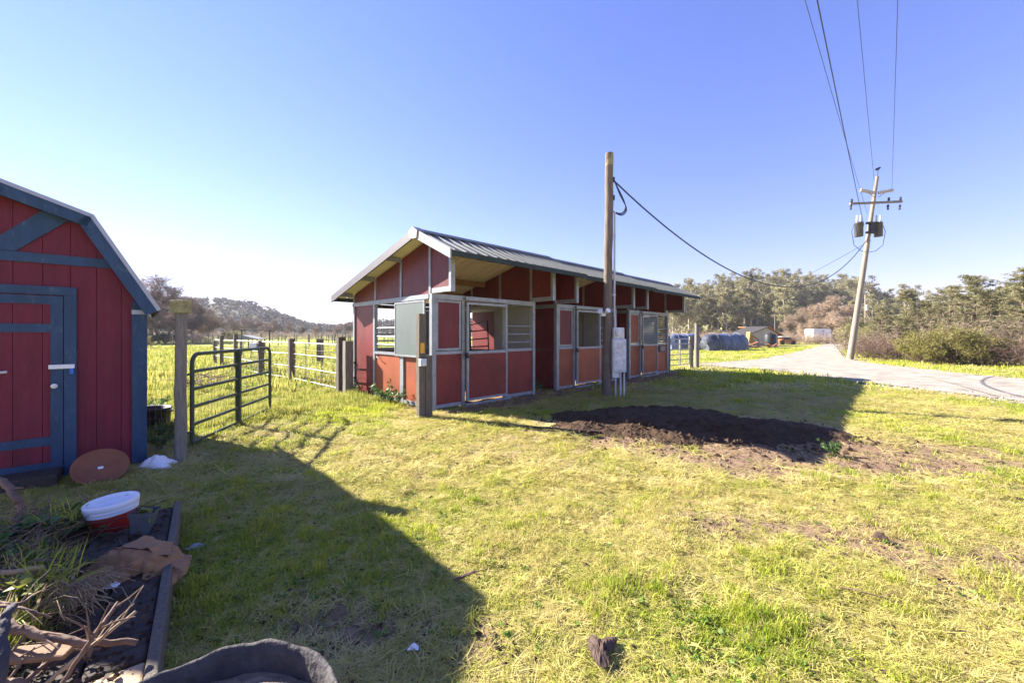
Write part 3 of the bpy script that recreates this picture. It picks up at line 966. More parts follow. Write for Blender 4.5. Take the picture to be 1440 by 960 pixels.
# small frame and shelter in the field
T = empty("field_frame", at(340, 0, 24).xy.to_3d(), R(-4), "thin metal goal frame standing in the field", "frame")
for nm, pts in (("upright", [(0, 0, 0), (0, 0, 1.8)]), ("upright", [(1.75, 0, 0), (1.75, 0, 1.75)]), ("crossbar", [(-.1, 0, 1.8), (1.85, 0, 1.75)])):
    mb = MB(); mb.tube(pts, .03, 6); mb.build(nm, blackm, T)
T = empty("field_shelter", at(344, 0, 34).xy.to_3d(), 0, "tiny low shelter with a grey roof far out in the field", "shelter")
mb = MB(); mb.prism([(-.1, 1.05), (1.5, 1.05), (1.5, 1.10), (.2, 1.42), (-.1, 1.36)], 1, -.6, .6); mb.build("roof", greypanel, T)
for x in (0, 1.4):
    for y in (-.5, .5):
        mb = MB(); mb.box(x - .04, x + .04, y - .04, y + .04, 0, 1.05); mb.build("leg", wooddk, T)

# small gate and posts right of the stable
ge = gp(942, 521); gf = gp(969, 517.5)
tube_gate(ge, gf, 1.32, 5, gatesilver, "small silver tube gate between two posts at the far end of the stable", zb=.2, r=.022, wires=True)
for p, h, lab in ((ge + Vector((-.08, 0, 0)), 1.45, "grey post holding the silver gate beside the stable wall"), (gf + Vector((.09, 0, 0)), 1.42, "grey latch post at the free end of the silver gate")):
    o = rough_post("", h, .08, woodg, "", "", (p.x, 0), square=(.075, .06)).build("gate_post", woodg); o.location = p; tag(o, lab, "post", "posts of the silver gate")
o = rough_post("", 1.98, .10, woodg, "", "", (8, 0)).build("round_post", woodg); o.location = gp(980, 516.5); tag(o, "tall round grey post standing alone right of the silver gate", "post")


# ------------------------------------------------------------------ meter pole in front of the stable
PB = gp(853, 556)
P = empty("meter_pole", PB, 0, "tall weathered wooden pole with electric meter boxes before the stable", "pole")
mb = MB()
pts, rad = [], []
for i in range(16):
    z = -.2 + 6.25 * i / 15
    pts.append((.012 * z + rnd.uniform(-.008, .008), rnd.uniform(-.008, .008), z)); rad.append(.118 - .018 * i / 15 + rnd.uniform(-.004, .004))
mb.tube(pts, rad, 14); mb.build("pole", polew, P)
mb = MB(); mb.tube([(.07, 0, 5.75), (.073, 0, 6.058)], [.1035, .1005], 14); mb.build("mossy_top", lichen, P)
mb = MB(); mb.tube([(.20, -.02, 4.6), (.185, -.03, 2.0), (.19, -.08, 1.9), (.19, -.08, 1.60)], .026, 8); mb.build("riser_conduit", conduit, P)
mb = MB(); mb.box(.10, .44, -.20, .06, .60, 1.42); o = mb.build("main_box", boxgrey, P, .012)
mb = MB(); mb.box(.13, .415, -.218, -.203, .66, 1.37); mb.tube([(.30, -.2, 1.25), (.30, -.235, 1.25)], .075, 12); mb.build("box_door", boxold, o)
mb = MB(); mb.box(.13, .40, -.17, .04, 1.424, 1.70); mb.tube([(.27, -.15, 1.58), (.27, -.22, 1.58)], .085, 14); mb.build("meter_box", boxold, P, .01)
mb = MB(); mb.box(.11, .33, -.15, .02, .46, .596); mb.build("junction_box", boxold, P, .008)
for x, y in ((.305, -.16), (.40, -.14), (.20, -.10)):
    mb = MB(); mb.tube([(x, y, .62), (x, y, -.1)], .022, 8); mb.build("conduit", conduit, P)
mb = MB()
mb.box(-.17, -.06, -.18, -.12, 1.98, 2.05); mb.tube([(-.15, -.15, 2.06), (-.22, -.24, 2.10)], [.04, .065], 10); mb.tube([(-.06, -.16, 2.06), (-.02, -.27, 2.12)], [.04, .065], 10)
mb.build("flood_light", whitem, P)
for z in (5.4, 4.95):
    mb = MB(); mb.box(.11, .20, -.03, .03, z - .06, z + .06); mb.build("bracket", blackm, P)
for k in range(3):
    q = [(.2, 0, 5.36), (.35, -.02, 5.05 - k * .05), (.50 + .02 * k, -.03, 4.72 - .04 * k), (.38, -.03, 4.52 - .03 * k), (.16, -.02, 4.60)]
    mb = MB()
    pts = []
    for s in np.linspace(0, 1, 14):
        i = min(int(s * 4), 3); t = s * 4 - i; pts.append(Vector(q[i]).lerp(Vector(q[i + 1]), t))
    for _ in range(2): pts = [pts[0]] + [(pts[i - 1] + pts[i] * 2 + pts[i + 1]) / 4 for i in range(1, len(pts) - 1)] + [pts[-1]]
    mb.tube(pts, .012, 6); mb.build("loop_cable", cablem, P)
for z in (3.1, 2.5, 4.0):
    mb = MB(); mb.box(.09, .22, -.05, .03, z, z + .035); mb.build("strap", conduit, P)

# ------------------------------------------------------------------ utility pole with transformers
UB_ = gp(1195, 506)
U = empty("utility_pole", UB_, 0.0, "tall leaning utility pole with crossarm and two transformers by the gravel road", "utility pole")
LX = 1.62 / 10.8                                      # lean per metre
Hp = 10.8
mb = MB(); mb.tube([(LX * z, 0, z) for z in np.linspace(-.3, Hp, 12)], [.165 - .085 * i / 11 for i in range(12)], 12); mb.build("pole", upolew, U)


def up(z, dx=0, dy=0): return Vector((LX * z + dx, dy, z))


A = up(9.15)
arm = MB(); arm.bar(A + Vector((-1.55, -.22, -.03)), A + Vector((1.48, -.22, .10)), .10, .12); armo = arm.build("crossarm", woodg, U)
for x in (-1.45, .72, 1.40):
    mb = MB(); mb.lathe([(.02, 0), (.02, .10), (.06, .11), (.07, .16), (.035, .19), (.06, .22), (.05, .28), (0, .30)], 8, 0, (A.x + x, -.22, A.z + .02 + .04 * x))
    mb.lathe([(.02, 0), (.06, -.05), (.06, -.12), (.03, -.2), (.05, -.22), (.05, -.3), (0, -.32)], 8, 0, (A.x + x - .05, -.22, A.z - .07)); mb.build("insulator", blackm, armo)
for s in (-1, 1):
    mb = MB(); Bp = up(9.85); mb.bar(Bp + Vector((s * .12, -.1, -.05)), Bp + Vector((s * .95, -.12, .10)), .09, .16); mb.build("upper_arm", oldwall, U)
    mb = MB(); mb.tube([Bp + Vector((s * .12, -.1, -.3)), Bp + Vector((s * .55, -.12, 0))], .02, 6); mb.build("arm_brace", woodg, U)
    Tc = up(7.25, s * .52 + (.02 if s > 0 else -.08), -.05)
    mb = MB(); mb.lathe([(0, 0), (.20, 0), (.21, .02), (.21, .74), (.222, .75), (.222, .80), (.17, .84), (0, .88)], 16, 0, Tc); tr = mb.build("transformer", M("transformer_grey", (.07, .066, .068), .5, .2, 5) if s < 0 else bpy.data.materials["transformer_grey"], U)
    for q in (-.1, .12):
        mb = MB(); mb.lathe([(.05, 0), (.055, .1), (.035, .12), (.055, .18), (.035, .22), (.04, .36), (0, .38)], 8, 0, Tc + Vector((q, 0, .88))); mb.build("bushing", conduit, tr)
    mb = MB()
    mb.tube([Tc + Vector((s * .27, 0, .7)), Tc + Vector((s * .42, 0, .3)), Tc + Vector((s * .28, 0, -.5)), Tc + Vector((-s * .15, 0, -.85)), Tc + Vector((-s * .5, 0, -.9))], .016, 5); mb.build("drop_lead", cablem, U)
mb = MB(); mb.box(-.28, .28, -.28, -.10, 0, .12); mb.box(-.28, .28, -.28, -.10, .55, .66); mb.box(-.13, .13, -.29, -.12, .1, .6); o = mb.build("mount", blackm, U); o.location = up(7.4)
mb = MB(); mb.tube([up(0.1, .2), up(7.0, .14)], .03, 6); mb.build("ground_conduit", conduit, U)

# crow on top
mb = MB(); mb.tube([up(Hp - .05), up(Hp + .28)], .02, 6); mb.build("top_pin", blackm, U)
crow = empty("crow", UB_ + up(Hp + .28), R(20), "black crow perched on the very top of the leaning utility pole", "bird")
verts = [(.0, 0, .17), (.10, 0, .22), (.17, 0, .27), (.215, 0, .275), (.265, 0, .262), (-.12, 0, .13), (-.27, 0, .08)]
radii = [(.075, .07), (.07, .065), (.042, .042), (.04, .04), (.010, .012), (.05, .05), (.05, .012)]
me = bpy.data.meshes.new("body"); me.from_pydata(verts, [(0, 1), (1, 2), (2, 3), (3, 4), (0, 5), (5, 6)], []); me.materials.append(birdm)
ob = link("body", me, crow)
sk = ob.modifiers.new("skin", 'SKIN'); ob.modifiers.new("sub", 'SUBSURF').levels = 2
for i, r_ in enumerate(radii): me.skin_vertices[0].data[i].radius = r_
me.skin_vertices[0].data[0].use_root = True
for s in (-1, 1):
    mb = MB(); mb.tube([(.0, s * .03, .13), (.015, s * .03, .05), (.0, s * .03, .0), (.05, s * .035, -.01)], [.016, .008, .007, .005], 6); mb.build("leg", birdm, crow)
    mb = MB(); mb.tube([(.10, s * .065, .21), (.0, s * .085, .17), (-.14, s * .06, .12), (-.26, s * .03, .085)], [.02, .04, .03, .006], 8); mb.build("wing", birdm, crow)


def wire(a, b, sag, r, label, cat="power line", group="power lines overhead", n=40, name="power_line"):
    a, b = Vector(a), Vector(b)
    mb = MB(); mb.tube([a.lerp(b, t) - Vector((0, 0, sag * 4 * t * (1 - t))) for t in np.linspace(0, 1, n)], r, 5)
    return tag(mb.build(name, cablem), label, cat, group)


def over(p0, px, d, z=None):
    """wire from the pole passing over the camera: goes through the picture's top edge at px, depth d"""
    q = Vector(((px - 720) / 560 * d, d, CAMH + (469 + 0) / 560 * d))
    return p0, p0 + (q - p0) * 2.6


wl = [(UB_ + up(8.6, -.25), 1137, 10.6, .008, "upper left thin power line coming to the utility pole"), (UB_ + up(7.9, -.35), 1153, 9.6, .014, "thick dark power line running lowest to the utility pole"),
      (UB_ + up(9.95, -.0), 1207, 11.3, .008, "thin power line ending near the crow on the pole top"), (UB_ + up(9.98, .98), 1262, 11.3, .008, "rightmost thin power line ending at the upper right arm")]
for p0, px, d, r_, lab in wl:
    a, b = over(p0, px, d); wire(a, b, .35, r_, lab)
wire(PB + Vector((.2, 0, 5.36)), UB_ + up(7.0, -.1), 2.68, .021, "thick twisted service cable sagging from the meter pole to the utility pole", "cable", None, name="service_cable")
wire(UB_ + up(7.05, .2), UB_ + Vector((22, 60, 7.5)), 1.4, .014, "thin line running on behind the utility pole", "power line")
# far small pole and post
o = rough_post("", 8.0, .12, upolew, "", "", (70, 0)).build("far_pole", upolew); o.location = at(1217, 0, 66).xy.to_3d(); tag(o, "distant thin utility pole just right of the leaning pole", "utility pole")
mb = MB(); mb.tube([(-.0, -.25, 5.4), (0, -.25, 6.3)], .18, 8); mb.build("transformer", conduit, o)
o = rough_post("", 3.9, .09, wooddk, "", "", (71, 0)).build("thin_post", wooddk); o.location = at(1090, 0, 52).xy.to_3d(); tag(o, "thin dark post beside the old shed with a rusty roof", "post")

# ------------------------------------------------------------------ far yard: tarped hay, old shed, junk, tank
def tarped(a, b, w, h, mats, label, seed):
    a, b = Vector(a), Vector(b); d = b - a; L = d.length
    rr = random.Random(seed)
    T = empty("hay_stack", a, math.atan2(d.y, d.x), label, "hay stack")
    n = max(8, int(L / .28)); m = 15
    vs = []
    for i in range(n + 1):
        x = L * i / n
        e = 1 - .35 * max(0, 1 - i / 1.5) - .35 * max(0, 1 - (n - i) / 1.5)
        for j in range(m):
            th = math.pi * j / (m - 1)
            sq = .8
            cx, sz = math.cos(th), math.sin(th)
            r_ = 1 + rr.uniform(-.05, .05) + .05 * math.sin(i * 2.1 + j * .9)
            vs.append((x + rr.uniform(-.05, .05), -w / 2 * math.copysign(abs(cx) ** sq, cx) * r_ * e, h * sz ** sq * r_ * e))
    half = (n // 2 + rr.randint(-1, 1)) * 0 + n
    for mi, (i0, i1) in enumerate(((0, n // 3), (n // 3, n))):
        mb = MB()
        mb.add(vs, [(i * m + j, (i + 1) * m + j, (i + 1) * m + j + 1, i * m + j + 1) for i in range(i0, i1) for j in range(m - 1)], 0, True)
        mb.add(vs, [tuple(range(m))] if mi == 0 else [tuple((n) * m + j for j in range(m))[::-1]])
        mb.build("tarp", mats[mi], T)
    for k in range(3):
        x = L * (k + .7) / 3.4
        mb = MB(); mb.tube([(x, -w / 2 * math.cos(t) * 1.09, h * 1.09 * math.sin(t) ** .8) for t in np.linspace(0.05, math.pi - .05, 12)], .02, 5); mb.build("rope", wirem, T)
    return T


tarped(at(990, 0, 36.5).xy.to_3d(), at(1046, 0, 38.5).xy.to_3d(), 1.7, 1.5, (tarpblack, tarpblue), "hay stack under dark and blue tarps nearest the gravel road", 3)
tarped(at(938, 0, 38).xy.to_3d(), at(984, 0, 39).xy.to_3d(), 1.9, 1.5, (tarpblue, tarpblue), "hay stack under blue tarp seen behind the silver gate", 5)

hs = empty("old_shed", at(1052, 0, 50).xy.to_3d(), R(8), "old weathered shed with a rusty tin roof beyond the hay stacks", "shed")
hs.scale = (1, 1, .9)
mb = MB(); mb.prism([(0, 0), (4.2, 0), (4.2, 1.7), (2.6, 2.55), (0, 1.55)], 1, 0, .12); mb.build("front_wall", oldwall, hs)
mb = MB(); mb.box(0, .1, .125, 5, 0, 1.5); mb.box(4.1, 4.2, .125, 5, 0, 1.6); mb.build("side_wall", oldwall, hs)
mb = MB(); mb.bar((-.35, 2.4, 1.42), (2.62, 2.4, 2.62), 5.4, .06, up=(0, 1, 0)); o = mb.build("roof", woodg, hs)
mb = MB(); mb.prism([(-1.2, 1.15), (2.62, 2.66), (2.62, 2.76), (-1.2, 1.25)], 1, -.35, 3.6); o.data = mb.mesh("roof", [shingle])
mb = MB(); mb.prism([(2.62, 2.66), (4.7, 1.40), (4.7, 1.50), (2.62, 2.76)], 1, -.3, 5.2); mb.build("rusty_roof", rust, hs)['label'] = "orange rusty half of the roof"
mb = MB(); mb.box(2.35, 3.7, -.02, .0, .1, 1.75); mb.build("door", whitem, hs)
mb = MB(); mb.box(2.5, 3.0, -.05, -.02, .2, .9); mb.build("dark_opening", blackm, hs)
tk = empty("water_tank", at(1083, 0, 47).xy.to_3d(), 0, "dark round tank standing right of the old shed", "tank")
mb = MB(); mb.lathe([(0, 0), (.62, 0), (.64, .1), (.64, 1.35), (.55, 1.5), (.2, 1.58), (0, 1.6)], 20); mb.build("tank_body", blackm, tk)
mb = MB(); mb.tube([(0, 0, 1.56), (0, 0, 1.68)], .18, 12); mb.build("lid", blackm, tk)
jr = random.Random(4)
J = empty("scrap_heap", at(1050, 0, 42).xy.to_3d(), 0, "heap of rusty scrap boards before the old shed", "scrap heap")
for k in range(26):
    mb = MB(); x = jr.uniform(0, 3.2); z = jr.uniform(.05, .35); L_ = jr.uniform(.4, 1.5); th = jr.uniform(0, 6.3)
    mb.bar((x, jr.uniform(-.4, .4), z), (x + L_ * math.cos(th), L_ * math.sin(th) * .5, z + jr.uniform(-.02, .4)), jr.uniform(.08, .3), .05); mb.build("board", jr.choice([rust, wooddk, oldwall, purlinm]), J)
J = empty("old_digger", at(1054, 0, 43.5).xy.to_3d(), 0, "small rusty yellow digger parked before the old shed", "machine")
ymat = M("digger_yellow", (.30, .19, .06), .7, .3, 6)
mb = MB(); mb.prism([(-.3, .35), (.35, .35), (.3, .8), (.0, 1.75), (-.12, 1.75), (-.25, .9)], 1, -.35, .35); mb.build("body", ymat, J)
mb = MB(); mb.bar((.1, 0, 1.5), (.8, -.2, .9), .12, .16); mb.bar((.8, -.2, .95), (.85, -.2, .3), .10, .12); mb.build("arm", ymat, J)
mb = MB(); mb.prism([(.7, .05), (1.05, .05), (1.0, .35), (.72, .35)], 1, -.4, .0); mb.build("bucket", rust, J)
for s in (-1, 1):
    mb = MB(); mb.box(-.55, .55, s * .42 - .12, s * .42 + .12, .0, .36); mb.build("track", blackm, J, .05)
V = empty("white_tank", at(1144, 0, 62).xy.to_3d(), R(-6), "white box shaped water tank on a trailer at the end of the road", "tank trailer")
mb = MB(); mb.box(0, 2.55, 0, 2.2, .45, 2.25); mb.build("tank_body", whitem, V, .06)
mb = MB(); mb.box(1.32, 1.44, -.02, .0, .45, 2.2); mb.build("seam", greypanel, V)
mb = MB(); mb.box(2.56, 3.0, .2, 1.9, .5, 2.1); mb.build("end_cap", greypanel, V, .05)
mb = MB(); mb.box(-.1, 2.9, .1, 2.1, .32, .445); mb.build("chassis", blackm, V)
for x in (.5, 2.1):
    mb = MB(); mb.tube([(x, -.05, .25), (x, .15, .25)], .26, 14); mb.build("wheel", blackm, V)
    mb = MB(); mb.tube([(x, 2.05, .25), (x, 2.25, .25)], .26, 14); mb.build("wheel", blackm, V)
V = empty("parked_car", at(1096, 0, 56).xy.to_3d(), R(5), "low pale vehicle half hidden by brush right of the dark tank", "car")
mb = MB(); mb.prism([(0, .28), (2.6, .28), (2.6, .62), (2.1, .68), (1.7, 1.02), (.7, 1.04), (.35, .7), (0, .62)], 1, 0, 1.5); mb.build("body", rust, V, .05)
mb = MB(); mb.prism([(.55, .70), (1.85, .70), (1.6, .98), (.75, .98)], 1, -.01, 0); mb.build("window", blackm, V)
mb = MB(); mb.prism([(.0, 1.05), (1.5, 1.06), (1.4, 1.14), (.5, 1.14)], 1, 0, 1.5); mb.build("roof_load", whitem, V)
for x in (.5, 2.1):
    mb = MB(); mb.tube([(x, -.04, .28), (x, .14, .28)], .28, 14); mb.build("wheel", blackm, V)

# ------------------------------------------------------------------ mulch heap
def heap():
    cx, cy, rx, ry, a = 2.85, 6.8, 2.75, 1.55, -.28
    n, m = 120, 60
    vs = []
    for j in range(m):
        for i in range(n):
            u = -1.15 + 2.3 * i / (n - 1); v = -1.15 + 2.3 * j / (m - 1)
            x = cx + u * rx * math.cos(a) - v * ry * math.sin(a); y = cy + u * rx * math.sin(a) + v * ry * math.cos(a)
            vs.append((x, y, u, v))
    A_ = np.array(vs); x, y, u, v = A_.T
    r = np.hypot(u, v) + (fbm(x / .5, y / .5, 51) - .5) * .42
    z = .27 * np.clip(1 - r, -.2, 1) ** 1.0 if False else .20 * sstep(1.05, .2, r) * (.45 + .95 * fbm(x / .8, y / .8, 61)) + (fbm(x / .10, y / .10, 71) - .5) * .075 * sstep(1.05, .7, r) - .03
    co = np.stack([x, y, z + hgt(x, y)], -1)
    keep = r < 1.06
    F = []
    for j in range(m - 1):
        for i in range(n - 1):
            q = (j * n + i, j * n + i + 1, (j + 1) * n + i + 1, (j + 1) * n + i)
            if sum(keep[k] for k in q) >= 3: F.append(q)
    mb = MB(); mb.add([tuple(c) for c in co], F, 0, False)
    return tag(mb.build("mulch_heap", soil), "low wide heap of dark mulch spread on the lawn before the stable", "heap", kind=None)


heap()


def chips(name, label, n, fn, mat, s0, s1, seed, kind="stuff", cat="soil"):
    """loose lumps: squashed irregular stones of soil, one mesh"""
    rr = np.random.RandomState(seed)
    base = np.array([(1, 0, 0), (-1, 0, 0), (0, 1, 0), (0, -1, 0), (0, 0, 1), (0, 0, -.4)], float)
    tri = [(0, 2, 4), (2, 1, 4), (1, 3, 4), (3, 0, 4), (2, 0, 5), (1, 2, 5), (3, 1, 5), (0, 3, 5)]
    V_, F_ = [], []
    P_ = fn(rr, n)
    for k, (x, y, z) in enumerate(P_):
        s = s0 * (s1 / s0) ** (rr.rand() ** 2.2)
        b = base * rr.uniform(.6, 1.3, (6, 3)) * s
        th = rr.rand() * 6.28; c, q = math.cos(th), math.sin(th)
        b = np.stack([b[:, 0] * c - b[:, 1] * q + x, b[:, 0] * q + b[:, 1] * c + y, b[:, 2] * .75 + z], -1)
        o_ = len(V_); V_ += [tuple(t) for t in b]; F_ += [tuple(i + o_ for i in t) for t in tri]
    mb = MB(); mb.add(V_, F_)
    return tag(mb.build(name, mat), label, cat, kind=kind)


def heap_pts(rr, n):
    out = []
    while len(out) < n:
        u, v = rr.normal(0, .55, 2)
        a = -.30
        x = 2.9 + u * 2.7 * math.cos(a) - v * 1.4 * math.sin(a); y = 6.5 + u * 2.7 * math.sin(a) + v * 1.4 * math.cos(a)
        if np.hypot(u, v) > 1.5: continue
        out.append((x, y, float(hgt(x, y)) + .17 * float(sstep(1.0, .2, np.hypot(u, v)))))
    return out


chips("soil_clods", "loose dark clods of mulch scattered over and around the heap", 2600, heap_pts, soil, .010, .055, 3)


def dirt_pts(rr, n):
    out = []
    while len(out) < n:
        y = rr.uniform(1.5, 8); x = rr.uniform(-1.2, 1.25) * y
        d = float(dirt(x, y))
        if rr.rand() < d * .8: out.append((x, y, float(hgt(x, y))))
    return out


chips("soil_crumbs", "small brown crumbs of soil lying in the bare patches of the lawn", 5000, dirt_pts, M("brown_crumbs", (.13, .09, .062), .95, .4, 9, spec=.1), .005, .022, 5)


# ------------------------------------------------------------------ front left: timber deck, rubbish pile, trough
dk0, dk1 = Vector((-2.70, 3.18, 0)), Vector((-1.40, 1.50, 0))
dd = (dk1 - dk0).normalized(); dn = Vector((dd.y, -dd.x, 0))     # points left of the run, away from the lawn
if dn.x > 0: dn = -dn
DK = empty("timber_deck", dk0, math.atan2(dd.y, dd.x), "low deck of dark old timbers under the garden rubbish", "deck")
LD = (dk1 - dk0).length + .9
sgn = 1 if (Matrix.Rotation(math.atan2(dd.y, dd.x), 3, 'Z') @ Vector((0, 1, 0))).dot(dn) > 0 else -1
for k in range(4):
    y0, y1 = sorted((sgn * (k * .205 + .004), sgn * ((k + 1) * .205 - .004)))
    cut = LD * .62
    mb = MB(); mb.box(0 + .03 * (k % 2), cut, y0, y1, .02 + .004 * k, .175 - .006 * (k % 3)); mb.build("timber", deckwood, DK, .012)
    mb = MB(); mb.box(cut + .01, LD, y0, y1, .0, .168 - .005 * k); mb.build("timber", deckpale if k < 3 else deckwood, DK, .010)
y0, y1 = sorted((-sgn * .001, -sgn * .045))
mb = MB(); mb.box(-.02, LD, y0, y1, -.05, .205); mb.build("edge_board", wooddk, DK, .008)
DM = Matrix.Translation(dk0) @ Matrix.Rotation(math.atan2(dd.y, dd.x), 4, 'Z')
def dp(a, b, z): return DM @ Vector((a, sgn * b, z))

# bucket
B = empty("bucket", gp(146, 726, .28) + Vector((-.02, .10, -.235)), R(20), "red bucket with a wide white rim and lid beside the grey pot", "bucket")
mb = MB(); mb.lathe([(0, 0), (.155, 0), (.16, .01), (.183, .24)], 32); mb.build("bucket_body", redplastic, B)
mb = MB(); mb.lathe([(.181, .232), (.19, .235), (.19, .246), (.185, .250), (.194, .256), (.194, .270), (.186, .268), (.200, .28), (.202, .31), (.194, .318), (.185, .312), (.182, .292), (.0, .288)], 40); mb.build("lid", whitem, B)
B.rotation_euler = (R(2), R(-3), 0)
B.scale = (.74, .74, 1.0)
# grey pot on the timber
pz = dp(.42, .15, .175)
B = empty("plant_pot", pz, 0, "small square grey plant pot standing on the dark timber beside the bucket", "plant pot")
mb = MB()
for (w0, z0, w1, z1) in ((.045, 0, .062, .125), (.067, .125, .069, .15)):
    vs = [(x * w0, y * w0, z0) for x, y in ((-1, -1), (1, -1), (1, 1), (-1, 1))] + [(x * w1, y * w1, z1) for x, y in ((-1, -1), (1, -1), (1, 1), (-1, 1))]
    mb.add(vs, [(0, 1, 5, 4), (1, 2, 6, 5), (2, 3, 7, 6), (3, 0, 4, 7)] + ([(3, 2, 1, 0)] if z0 == 0 else []))
mb.build("pot", potgrey, B)
mb = MB(); mb.box(-.058, .058, -.058, .058, .10, .118); mb.build("soil", soil, B)
B.rotation_euler = (R(-4), R(5), R(25))
mb = MB()
for s in range(3):
    mb.tube([pz + Vector((-.04 + s * .02, .02, .12)), pz + Vector((.0 + s * .01, .0, .165)), pz + Vector((.062, -.01 + .01 * s, .16)), pz + Vector((.078, -.03, .08))], [.008, .008, .006, .003], 5)
tag(mb.build("bent_leaf", weedpale), "pale green stalk bent over the rim of the grey pot", "stalk")


# crumpled paper sack
def crumple(name, c, size, mat, label, cat, seed, n=26, rot=0, flat=.5):
    rr = random.Random(seed)
    vs = []
    for j in range(n):
        for i in range(n):
            u, v = i / (n - 1) * 2 - 1, j / (n - 1) * 2 - 1
            x = u * size[0]; y = v * size[1]
            ridge = abs(math.sin(u * 2.3 + seed)) * .5 + abs(math.sin(u * 4.1 - v * 3.3 + seed * 2)) * .35 + abs(math.sin(v * 5.2 + u * 1.7)) * .25
            env = max(0, 1 - abs(u) ** 2.2) * max(0, 1 - abs(v) ** 2.5)
            z = size[2] * (env * .6 + env * ridge * flat) + rr.uniform(-.004, .004)
            k = 1 + .25 * math.sin(3 * math.atan2(v, u) + seed)
            vs.append((x * k, y * k, z))
    mb = MB(); mb.add(vs, [(j * n + i, j * n + i + 1, (j + 1) * n + i + 1, (j + 1) * n + i) for j in range(n - 1) for i in range(n - 1)], 0, False)
    o = mb.build(name, mat); o.location = c; o.rotation_euler = (0, 0, rot)
    so = o.modifiers.new("thick", 'SOLIDIFY'); so.thickness = .003
    return tag(o, label, cat)


def sack():
    """stiff torn paper sack: folded facets standing over the timber"""
    c = dp(.98, .13, .17)
    T = empty("paper_sack", c, 0, "torn brown paper sack crumpled over the edge of the dark timber", "paper sack")
    def fan(name, pts, faces):
        mb = MB(); mb.add(pts, faces)
        o = mb.build(name, paper, T)
        sd_ = o.modifiers.new("sub", 'SUBSURF'); sd_.subdivision_type = 'SIMPLE'; sd_.levels = 4; sd_.render_levels = 4
        tx = bpy.data.textures.get("crease") or bpy.data.textures.new("crease", 'VORONOI')
        tx.noise_scale = .07
        dsp = o.modifiers.new("crease", 'DISPLACE'); dsp.texture = tx; dsp.strength = .045; dsp.mid_level = .3
        so = o.modifiers.new("thick", 'SOLIDIFY'); so.thickness = .003
        return o
    fan("front_flap", [(-.30, -.06, -.02), (-.12, -.02, .13), (-.02, -.05, .155), (.10, -.05, .14), (.20, -.02, .07), (.02, -.16, .0), (-.17, -.17, -.02)], [(0, 1, 6), (1, 2, 5, 6), (2, 3, 5), (3, 4, 5)])
    fan("top_fold", [(-.30, -.06, -.02), (-.12, -.02, .13), (-.02, -.05, .155), (.10, -.05, .14), (.20, -.02, .07), (.12, .12, .09), (-.05, .13, .12), (-.22, .07, .03)], [(0, 1, 7), (1, 2, 6, 7), (2, 3, 5, 6), (3, 4, 5)])
    fan("end_flap", [(.20, -.02, .07), (.12, .12, .09), (.25, .10, .02), (.30, -.02, -.02), (.24, -.11, -.07), (.13, -.11, .0), (.10, -.05, .14)], [(0, 1, 2, 3), (0, 3, 4, 5), (0, 5, 6)])
    T.rotation_euler = (0, 0, R(4))


sack()
crumple("paper_scrap", dp(1.06, .20, .18) + Vector((0, -.06, .0)), (.055, .035, .03), whitem, "small folded white paper scrap in front of the brown sack", "paper", 2, 10, R(20))
crumple("plastic_bag", gp(221, 655) + Vector((0, 0, -.005)), (.155, .10, .10), whitem, "crumpled white plastic bag lying on the grass by the shed corner", "bag", 5, 22, R(25), flat=.8)
crumple("dead_leaf", gp(845, 916) + Vector((0, 0, .015)), (.085, .055, .022), leafdead, "large curled dead leaf lying on the grass at the front", "leaf", 4, 14, R(70), flat=.9)
crumple("litter_scrap", gp(1238, 760) + Vector((0, 0, .02)), (.02, .045, .05), leafdead, "small grey scrap standing in the straw coloured lawn at right", "scrap", 6, 8, R(30))
crumple("grey_scrap", gp(277, 770) + Vector((0, 0, .01)), (.07, .03, .02), M("grey_scrap", (.3, .32, .33), .7), "flat grey scrap in the shaded grass beside the deck", "scrap", 8, 8, R(10))
crumple("pale_scrap", gp(582, 911) + Vector((0, 0, .008)), (.022, .018, .012), whitem, "tiny pale scrap near the tip of the shed shadow", "scrap", 9, 6, 0)
tub = empty("rubber_tub", Vector((-5.98, 6.55, 0)), 0, "black rubber tub half hidden behind the shed corner", "tub")
mb = MB(); mb.lathe([(0, 0), (.24, 0), (.27, .05), (.29, .30), (.305, .31), (.30, .33), (.27, .32), (.24, .06), (0, .05)], 24); mb.build("tub_body", blackm, tub)
for s in (-1, 1):
    mb = MB(); mb.tube([(s * .29, -.07, .29), (s * .36, -.05, .28), (s * .36, .05, .28), (s * .29, .07, .29)], .015, 6); mb.build("handle", blackm, tub)


# half barrel trough at the very front
TR = empty("stone_trough", (-.90, 1.10, 0), 0, "round weathered trough with a chipped rim at the bottom of the view", "trough")
def chip_r(th, r, z): return 1 + .008 * math.sin(7 * th + 1) + .004 * math.sin(17 * th) + (0.004 * math.sin(31 * th + 2) if z > .3 else 0)
wz = lambda th: .395 + .006 * math.sin(5 * th) + .004 * math.sin(13 * th + .5)
n = 96; prof = [(.345, -.05), (.37, .1), (.385, .25), (.392, .37), (.394, .398), (.386, .404), (.376, .397), (.368, .36), (.345, .20)]
vs = []
for (r, z) in prof:
    for j in range(n):
        th = 2 * math.pi * j / n
        w = chip_r(th, r, z); dz = (wz(th) - .395) * (1 if z > .3 else 0) + (rnd.uniform(-.0015, .0015) if z > .3 else 0)
        vs.append((r * w * math.cos(th), r * w * math.sin(th), z + dz))
mb = MB(); mb.add(vs, [(i * n + j, i * n + (j + 1) % n, (i + 1) * n + (j + 1) % n, (i + 1) * n + j) for i in range(len(prof) - 1) for j in range(n)], 0, True)
mb.build("trough_wall", concretem, TR)
